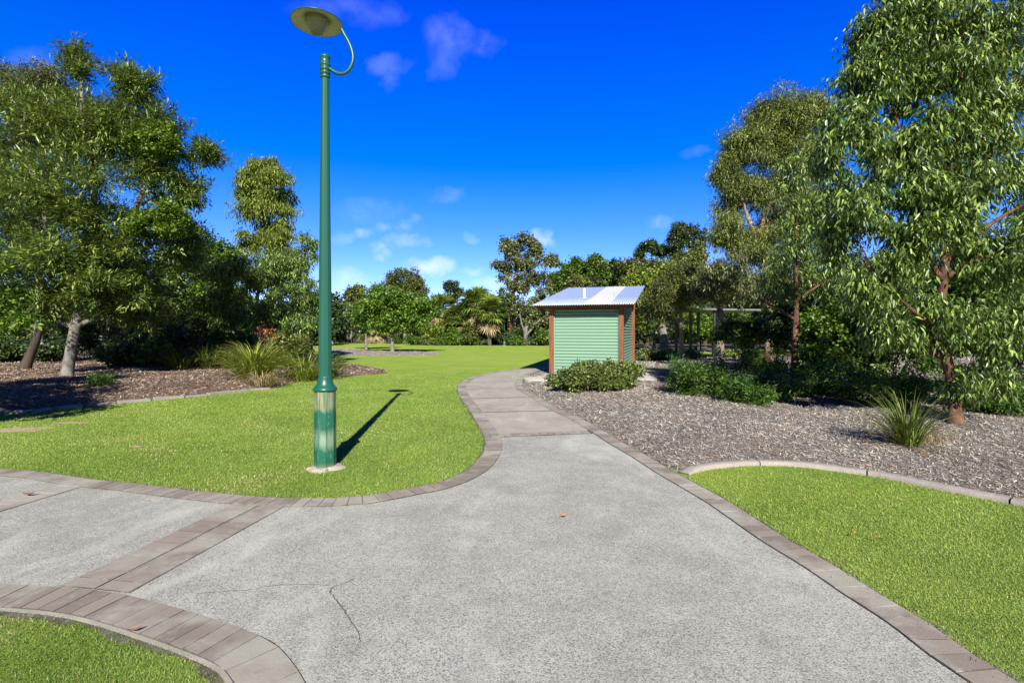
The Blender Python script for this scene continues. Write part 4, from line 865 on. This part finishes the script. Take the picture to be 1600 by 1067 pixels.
tree('slender_red_trunk_gum', 'slender reddish trunk gum with drooping leaves left of the big gum', [foot(1240, 15.9), P(1242, 540, d), P(1244, 470, d), P(1242, 400, d), P(1245, 320, d)], .105,
     [B(1260, 400, 44, 50, d, .9, 1), B(1225, 440, 40, 36, d, .8, .7), B(1290, 440, 40, 50, d, .9, .8), B(1255, 330, 40, 50, d, .8, .9), B(1235, 270, 26, 40, d, .6, .6), B(1300, 340, 36, 50, d, .8, .7)],
     M['leaf_gum'], M['bark_red'], 'gum', 13, 9, 104, twigs=160, scale=1.15, sides=10, forks=[(.05, P(1242, 500, d), P(1220, 485, d), P(1190, 470, d+.1))])
# bottle tree, small green-trunked tree, white tree, shelter
tree('bottle_tree', 'thick smooth bottle trunk standing in the mulch right of the shed', [foot(1124, 24.6), P(1124, 540, 24.6), P(1125, 505, 24.6), P(1125, 485, 24.6)], .24, [B(1125, 455, 36, 24, 24.8, 1.2), B(1100, 440, 30, 22, 25, 1), B(1150, 440, 34, 24, 25, 1.1)], M['leaf_olive'], M['bark_bottle'], 'broad', 12, 10, 105, r_end=.75, sides=14, flare=1.05)
tree('green_trunk_tree', 'young tree with slender grey green trunk nearest the shed', [foot(1065, 27), P(1065, 530, 27), P(1064, 505, 27), P(1064, 480, 27)], .13, [B(1060, 455, 44, 36, 27, 1.6, 1.2), B(1030, 470, 34, 34, 27.5, 1.4), B(1075, 430, 34, 24, 27, 1.2)], M['leaf_olive'], M['bark_green'], 'fine', 18, 12, 106, scale=1.5, r_end=.6, sides=10, forks=[(.05, P(1064, 510, 27), P(1045, 480, 27), P(1035, 460, 27)), (.045, P(1065, 508, 27), P(1078, 495, 27), P(1084, 475, 27))])
tree('white_branching_tree', 'yellow green tree with low white branching trunk behind the low shrubs', [foot(1037, 43), P(1037, 525, 43), P(1034, 505, 43), P(1045, 470, 43)], .42, [B(1020, 460, 40, 30, 43, 2.6, 1.3), B(1060, 440, 44, 32, 43, 2.6, 1.3), B(1000, 440, 30, 24, 44, 2), B(1050, 480, 50, 20, 43, 2.4), B(1010, 495, 24, 16, 43, 1.8, .8)], M['leaf_yellow'], M['bark_white'], 'far', 20, 12, 107, forks=[(.2, P(1036, 520, 43), P(1024, 508, 43), P(1012, 490, 43)), (.2, P(1036, 515, 43), P(1055, 500, 43), P(1065, 480, 43))], scale=.85)
sl = empty('picnic_shelter', (13.5, 38, 0)); tag(sl, 'open picnic shelter with thin flat roof and dark posts among the trees', 'shelter')
mb = MB(); mb.add([(-1.6, -2, 3.15), (4.6, -2, 3.05), (4.6, 2, 3.0), (-1.6, 2, 3.1), (-1.6, -2, 3.27), (4.6, -2, 3.17), (4.6, 2, 3.12), (-1.6, 2, 3.22)], [(0,3,2,1),(4,5,6,7),(0,1,5,4),(1,2,6,5),(2,3,7,6),(3,0,4,7)]); mb.build('roof', M['grey'], sl)
for x in (-.8, .9, 3.8):
    for y in (-1.6, 1.6):
        mb = MB(); mb.box(x-.09, x+.09, y-.09, y+.09, 0, 3.08); mb.build('post', M['darkmetal'], sl)
pt = empty('picnic_table', (11.4, 30.5, 0)); tag(pt, 'small grey picnic table under the shelter beside the bottle trunk', 'table')
mb = MB(); mb.box(-.8, .8, -.35, .35, .72, .77); mb.build('tabletop', M['grey'], pt, .01)
for s in (-1, 1):
    mb = MB(); mb.box(-.8, .8, s*.7-.13, s*.7+.13, .43, .47); mb.build('bench_seat', M['grey'], pt, .008)
    mb = MB(); mb.box(s*.55-.04, s*.55+.04, -.7, .7, .36, .42); mb.box(s*.55-.04, s*.55+.04, -.05, .05, 0, .36); mb.box(s*.55-.04, s*.55+.04, -.05, .05, .42, .72); mb.build('leg', M['grey'], pt)

# ================================================================== MID LAWN
d = 38.5
tree('young_lawn_tree', 'broad green young tree centred on the mulch island', [G(613, 552), P(613, 535, d), P(613, 520, d), P(612, 500, d)], .15, [B(588, 486, 36, 24, d, 1.8, 1.2), B(648, 482, 38, 26, d, 1.8, 1.2), B(614, 470, 48, 26, d, 1.9, 1.4), B(615, 500, 60, 15, d, 1.8, 1.1)], M['leaf_bright'], M['bark_grey'], 'broad', 26, 12, 111, scale=1.4, group='young trees on the lawn island', forks=[(.08, P(613, 525, d), P(598, 505, d), P(588, 490, d)), (.08, P(613, 525, d), P(628, 508, d), P(640, 490, d))], r_end=.6, sides=10)
d = 45
tree('young_lawn_tree', 'smaller young tree with pale thin trunk left on the mulch island', [G(572, 546.5), P(572, 520, d), P(573, 500, d)], .11, [B(570, 492, 28, 22, d, 1.5), B(590, 475, 20, 16, d, 1.2)], M['leaf_green'], M['bark_white'], 'broad', 18, 12, 112, scale=1.5, group='young trees on the lawn island', sides=8)
shrub('clipped_bush', 'round bright clipped bush right behind the lamp post', [B(518, 524, 13, 9, 78, 1.3)], M['leaf_bright'], 'round', 16, 12, 113, scale=3)

# palms
def palm(label, px, py, d, trunk_h, fr, nf, seed, tilt=0):
    rg = np.random.default_rng(seed); b = np.array([(px-CX)/F*d, d, 0.]); t = empty('fan_palm', b); tag(t, label, 'palm', 'fan palms at the far lawn edge')
    mb = MB(); mb.tube([(0, 0, -.1), (0, 0, trunk_h*.5), (tilt, 0, trunk_h)], [.26, .2, .17], 10); mb.build('trunk', M['bark_grey'], t, 0, True)
    for nm, n, mat, el in (('fronds', nf, M['leaf_palm'], (-.35, 1.5)), ('dead_fronds', nf//4, M['leaf_straw'], (-1.4, -.7))):
        V = []; Q = []; A = []
        for i in range(n):
            az = rg.uniform(0, 6.28); e = rg.uniform(*el); L = fr*rg.uniform(.8, 1.1); dr = np.array([math.cos(az)*math.cos(e), math.sin(az)*math.cos(e), math.sin(e)])
            hub = np.array([tilt, 0, trunk_h]) + dr*L*.55; side = unit(np.cross(dr, (0, 0, 1))); up = np.cross(side, dr)
            q = [np.array([tilt, 0, trunk_h]), np.array([tilt, 0, trunk_h])+side*.03, hub+side*.03, hub]; k = len(V); V += q; Q.append((k, k+1, k+2, k+3)); A.append(.3)
            for s in np.linspace(-1.25, 1.25, 13):
                dd = dr*math.cos(s) + side*math.sin(s) + up*rg.normal(0, .08); l = L*.6*rg.uniform(.8, 1.05); w = unit(np.cross(dd, up))*l*.07
                tip = hub+dd*l+np.array([0, 0, -l*.25]); mid = hub+dd*l*.55; k = len(V); V += [hub, mid+w, tip, mid-w]; Q.append((k, k+1, k+2, k+3)); A.append(float(np.clip(rg.normal(.5, .25), 0, 1)))
        link(nm, npmesh(nm, np.array(V), np.array(Q), A), mat, t)
palm('fan palm with dry skirt standing rightmost next to the far lamp', 765, 540, 58, 3.6, 2.3, 80, 121)
palm('tallest fan palm of the group in the middle', 746, 538, 61, 4.7, 2.4, 90, 122)
palm('fan palm left of the tallest palm', 722, 538, 62, 3.1, 2.3, 80, 123)
palm('fan palm with pale hanging skirt behind the broad lawn tree', 690, 537, 64, 4.2, 2.3, 80, 124)
palm('short fan palm seen under the broad lawn tree crown', 645, 537, 66, 2.0, 2.2, 70, 125)
palm('short yellowish fan palm between the two young lawn trees', 590, 536, 68, 2.0, 2.2, 70, 126)

# ================================================================== FAR TREES
def fartree(name, label, px, base_d, trunk_py, blobs, leaf, bark='bark_grey', sub=16, per=12, seed=1, r=.25, style='far', scale=None, **kw):
    b = np.array([(px-CX)/F*base_d, base_d, 0.0]); top = P(px, trunk_py, base_d)
    return tree(name, label, [b, (b+top)/2 + np.array([.15, 0, 0]), top], r, [B(x, y, rx, ry, base_d + (dz if dz else 0), None, w) for (x, y, rx, ry, dz, w) in blobs], M[leaf], M[bark], style, sub, per, seed, 'trees around the far lawn', scale=scale or base_d/65, twigs=30, sides=7, **kw)
fartree('rounded_tree', 'large smooth domed tree behind the broad lawn tree', 632, 85, 450, [(632, 440, 30, 26, 0, 1.5), (618, 455, 24, 22, 0, 1), (650, 458, 20, 22, 0, 1), (632, 475, 34, 22, 0, 1)], 'leaf_olive', seed=131, r=.4, sub=22, scale=.9)
fartree('bushy_tree', 'yellow brown bushy tree left of the domed tree', 590, 78, 480, [(598, 465, 24, 20, 0, 1), (580, 480, 26, 22, 0, 1), (560, 490, 24, 22, 0, 1)], 'leaf_rust', seed=132)
fartree('bushy_tree', 'green tree with rounded top left of the yellow brown one', 556, 92, 470, [(556, 462, 17, 14, 0, 1), (548, 480, 18, 16, 0, 1), (565, 490, 24, 20, 0, 1)], 'leaf_olive', seed=133)
fartree('bushy_tree', 'dark green tree just right of the near lamp post', 528, 95, 495, [(522, 500, 18, 17, 0, 1), (540, 508, 18, 14, 0, 1), (508, 505, 18, 20, 0, 1)], 'leaf_green', seed=134)
fartree('bushy_tree', 'olive tree behind the farthest lamp post', 548, 90, 500, [(545, 503, 18, 16, 0, 1)], 'leaf_olive', seed=1341)
fartree('open_gum', 'small dark open crowned gum alone against the sky in the centre', 708, 105, 470, [(706, 450, 13, 13, 0, .6), (716, 458, 10, 9, 0, .5), (705, 470, 14, 10, 0, .6)], 'leaf_dark', seed=135, r=.3, scale=1.1)
fartree('bushy_tree', 'bluish grey tree right of the small dark gum', 752, 100, 480, [(752, 470, 20, 12, 0, 1), (735, 478, 14, 12, 0, 1)], 'leaf_greygum', seed=136)
fartree('bushy_tree', 'dark bushy tree left of the palms', 680, 82, 495, [(680, 488, 22, 18, 0, 1), (662, 500, 20, 18, 0, 1), (700, 495, 22, 18, 0, 1)], 'leaf_green', seed=137)
fartree('bushy_tree', 'mid green tree directly behind the palms', 735, 76, 500, [(728, 498, 26, 20, 0, 1), (755, 495, 24, 20, 0, 1), (775, 485, 18, 22, 0, 1)], 'leaf_green', seed=138)
fartree('bushy_tree', 'light green bush tree below the palms', 702, 63, 515, [(702, 515, 18, 14, 0, 1), (725, 520, 16, 12, 0, 1)], 'leaf_yellow', seed=139, r=.12)
d = 60
tree('large_gum', 'large open crowned gum with reddish trunk left of the shed', [G(797, 539), P(797, 510, d), P(800, 470, d), P(806, 430, d), P(812, 395, d)], .42,
     [B(795, 385, 22, 18, d, 1.6, .9), B(822, 378, 24, 15, d, 1.8, 1), B(785, 420, 20, 16, d, 1.5, .8), B(815, 410, 28, 18, d, 2, 1), B(838, 395, 14, 16, d, 1.2, .7), B(858, 408, 16, 12, d, 1.2, .7), B(810, 445, 26, 20, d, 2, 1), B(840, 440, 22, 20, d, 1.8, .9), B(790, 470, 20, 24, d, 1.6, .8), B(815, 485, 26, 22, d, 2, 1), B(850, 470, 22, 24, d, 1.8, .8)],
     M['leaf_greygum'], M['bark_red'], 'far', 12, 10, 141, scale=.8, twigs=100, forks=[(.18, P(802, 460, d), P(790, 420, d), P(790, 385, d)), (.18, P(804, 440, d), P(830, 420, d), P(850, 405, d))], sides=9, subr=(.25, .4))
tree('white_trunk_gum', 'gum with bright white forked trunk just left of the shed', [G(820, 540), P(821, 525, 57), P(822, 510, 57)], .30, [B(820, 480, 24, 24, 58, 1.8), B(845, 490, 18, 20, 58, 1.4), B(832, 500, 22, 12, 58, 1.5)], M['leaf_greygum'], M['bark_white'], 'far', 12, 10, 142, scale=.75, forks=[(.16, P(821, 525, 57), P(834, 510, 57), P(843, 500, 57)), (.15, P(821, 518, 57), P(828, 500, 57), P(833, 488, 57)), (.12, P(821, 522, 57), P(815, 505, 57), P(812, 490, 57))], r_end=.6, sides=9, flare=1.2)
for i, a in enumerate((
    ('leafy bright green tree first right of the large gum', 888, 72, [(885, 435, 20, 20, 0, 1), (880, 460, 26, 24, 0, 1), (868, 440, 12, 16, 0, 1)], 'leaf_green'),
    ('bright green tree rising behind the middle of the shed roof', 912, 70, [(905, 418, 16, 14, 0, 1), (915, 440, 26, 22, 0, 1)], 'leaf_bright'),
    ('conical bright green tree tallest behind the shed roof', 932, 68, [(930, 410, 13, 12, 0, .8), (932, 430, 18, 18, 0, 1), (930, 455, 24, 20, 0, 1)], 'leaf_green'),
    ('olive grey bushy tree behind the shed vent pipe', 905, 60, [(905, 452, 26, 22, 0, 1), (880, 470, 20, 20, 0, 1)], 'leaf_olive'),
    ('dull green tree above the translucent roof sheet', 960, 72, [(958, 420, 18, 14, 0, 1), (962, 445, 28, 20, 0, 1)], 'leaf_dark'),
    ('olive brown tree behind the right end of the shed roof', 985, 66, [(985, 422, 24, 18, 0, 1), (990, 445, 30, 22, 0, 1)], 'leaf_olive'),
    ('olive tree crown right of the roof beneath the dark gums', 1020, 64, [(1018, 420, 26, 18, 0, 1), (1010, 445, 28, 20, 0, 1), (1045, 430, 22, 22, 0, 1)], 'leaf_olive'),
    ('rust olive tree crown directly beneath the tallest dark gum', 1065, 60, [(1060, 425, 24, 20, 0, 1), (1085, 410, 20, 26, 0, 1), (1075, 450, 30, 24, 0, 1)], 'leaf_rust'),
    ('dark bushy tree at ground level left of the shed wall', 850, 62, [(850, 515, 18, 24, 0, 1), (868, 500, 14, 30, 0, 1)], 'leaf_dark'),
    ('shadowy tree behind the palms trunks', 770, 66, [(775, 515, 24, 22, 0, 1), (745, 515, 22, 18, 0, 1)], 'leaf_dark'),
    ('shadowy tree behind the lamp right of the shed', 1010, 56, [(1005, 510, 26, 24, 0, 1), (1040, 505, 30, 26, 0, 1)], 'leaf_dark'),
    ('dark tree behind the picnic shelter', 1100, 50, [(1090, 500, 40, 34, 0, 1), (1140, 490, 44, 40, 0, 1)], 'leaf_dark'),
    ('yellow green small tree glowing behind the shelter posts', 1090, 44, [(1085, 515, 26, 16, 0, 1), (1110, 510, 18, 14, 0, 1)], 'leaf_bright'),
    ('dense tree behind the pinkish trunk', 1200, 46, [(1195, 480, 50, 44, 0, 1.2), (1240, 440, 50, 50, 0, 1.2)], 'leaf_green'),
    ('dense tree behind the bright right hand shrubs', 1320, 34, [(1320, 440, 70, 70, 0, 1.3), (1270, 480, 50, 50, 0, 1)], 'leaf_dark'),
    ('dense tree behind the big red barked gum', 1440, 30, [(1440, 420, 80, 90, 0, 1.4), (1530, 430, 80, 90, 0, 1.4)], 'leaf_dark'),
    ('dense tree beyond the right picture edge shrub', 1620, 28, [(1620, 420, 90, 100, 0, 1.4)], 'leaf_green'))):
    lb, px, bd, bl, lf = a
    bb = [list(x) for x in bl]
    fartree('woodland_tree', lb, px, bd, bl[0][1]+10, bl, lf, 'bark_dark', 18, 12, 150+i)
fartree('dark_tall_gum', 'tallest dark gum standing above the woods right of the roof', 1072, 95, 400, [(1070, 363, 30, 18, 0, 1.6), (1056, 378, 20, 14, 0, 1.1), (1088, 380, 20, 16, 0, 1.1), (1070, 400, 28, 14, 0, 1)], 'leaf_dark', 'bark_grey', seed=181, r=.4, scale=1.0, sub=14)
fartree('dark_tall_gum', 'smaller dark gum left of the tallest dark gum', 1018, 98, 400, [(1015, 385, 17, 13, 0, 1.2), (1034, 392, 16, 12, 0, 1.1), (1001, 394, 12, 11, 0, 1)], 'leaf_dark', 'bark_grey', seed=182, r=.3, scale=1.0, sub=12)
for i, (px, d, lb) in enumerate(((645, 61, 'low shrub leftmost at the far lawn edge'), (668, 60, 'low shrub second from left at the far lawn edge'), (692, 59, 'low shrub under the pale skirted palm'), (742, 59, 'low strappy looking shrub under the tallest palm'), (808, 58, 'low shrub between the reddish and white trunks'), (560, 74, 'low shrub beside the distant path'), (620, 66, 'low shrub behind the broad lawn tree trunk'))):
    shrub('edge_shrub', lb, [B(px, 532, 14, 9, d, 1.0)], M['leaf_pittos' if i % 2 else 'leaf_green'], 'round', 14, 10, 190+i, 'low shrubs along the far lawn edge', scale=2.4, stems=2)

for i, (px, py, rx, ry, d, mt, lb) in enumerate(((676, 520, 14, 14, 60, 'leaf_yellow', 'yellow green shrub between the skirted palm and the broad lawn tree'), (712, 526, 14, 12, 59, 'leaf_bright', 'bright green shrub left of the tallest palm trunk'), (732, 522, 13, 14, 58.5, 'leaf_olive', 'olive shrub against the tallest palm trunk'), (790, 528, 12, 10, 59, 'leaf_dark', 'dark shrub behind the far lamp post'), (845, 528, 16, 12, 58, 'leaf_green', 'green shrub between the white forked trunk and the shed'))):
    shrub('edge_shrub', lb, [B(px, py, rx, ry, d, 1.2)], M[mt], 'broad', 16, 10, 210+i, 'low shrubs along the far lawn edge', scale=1.8, stems=2)
# far wood behind everything, one mass
def farwood():
    rg = np.random.default_rng(5); bl = []
    for x in np.arange(-130, 190, 6):
        y = 112 + rg.uniform(-6, 6) - (20 if x > 20 else 0); h = rg.uniform(3.0, 4.2)*(1.6 if x > 15 else 1.0); bl.append((x, y, h*.9, 4.6, 4, h*1.1, 1))
    for x in np.arange(-46, -16, 3.0):
        bl.append((x - 4, 40 + rg.uniform(-3, 3) + (x+46)*.7, 2.2, 2.6, 2.5, 2.8, 1))
    for x in np.arange(10, 90, 4.0):
        bl.append((x, 66 + rg.uniform(-3, 3), 3.6, 3.2, 2.5, 4.6, 1))
    for x in np.arange(-110, -22, 4.0):
        bl.append((x, 74 + rg.uniform(-3, 3) + x*.2, 3.0, 3.2, 2.5, 4.0, 1))
    for x in np.arange(26, 60, 3.5):
        bl.append((x, 44 - (x-26)*.3, 3.5, 3, 2.5, 4.0, 1))
    o, C, S_ = foliage('far_wood', bl, M['leaf_dark'], 'far', 22, 16, None, rg, (0, 0, 0), 1.6, zmin=0.05)
    tag(o, 'dark distant wood filling the horizon behind the park trees', 'wood', kind='stuff')
farwood()

# ================================================================== small fallen things
M['deadleaf'] = paint('dry orange leaf', (.50, .20, .06), .7, 0, .3, 30)
M['deadleaf2'] = paint('dry brown leaf', (.22, .10, .05), .7, 0, .3, 30)
def fallen(label, px, py, L, mat, rz, z=.03, curl=.25, seed=0):
    rg = np.random.default_rng(seed); V = []; Q = []; n = 8
    for i in range(n+1):
        t = i/n; w = L*.16*math.sin(math.pi*min(1, t*1.0+.02))**.8; x = (t-.5)*L; zz = curl*L*(2*t-1)**2
        for s in (-1, 0, 1): V.append((x, s*w, zz + (abs(s))*w*.5))
    for i in range(n):
        for j in (0, 1): a = i*3+j; Q.append((a, a+1, a+4, a+3))
    o = link('fallen_leaf', npmesh('leaf', np.array(V), np.array(Q)), mat); p = G(px, py); o.location = (p[0], p[1], z); o.rotation_euler = (rg.uniform(-.3, .3), rg.uniform(-.2, .2), rz); tag(o, label, 'leaf', 'fallen leaves')
fallen('orange fallen leaf alone in the middle of the concrete path', 881, 811, .075, M['deadleaf'], .5)
fallen('curled brown leaf on the lower left brick border', 212, 994, .07, M['deadleaf2'], .5, .035)
fallen('brown fallen leaf on the cross band at far left', 46, 778, .12, M['deadleaf2'], .1, .035)
fallen('small tan leaf on the left slab below the brick border', 228, 786, .04, M['deadleaf'], 1.2)
fallen('dark fallen leaf on the right lawn', 1372, 850, .07, M['deadleaf2'], 2.2, .045)
fallen('orange leaf on the right lawn beside the dark one', 1335, 842, .04, M['deadleaf'], 1.0, .045)
fallen('orange leaf on the corner of the right kerb', 1089, 736, .06, M['deadleaf'], .1, .075)
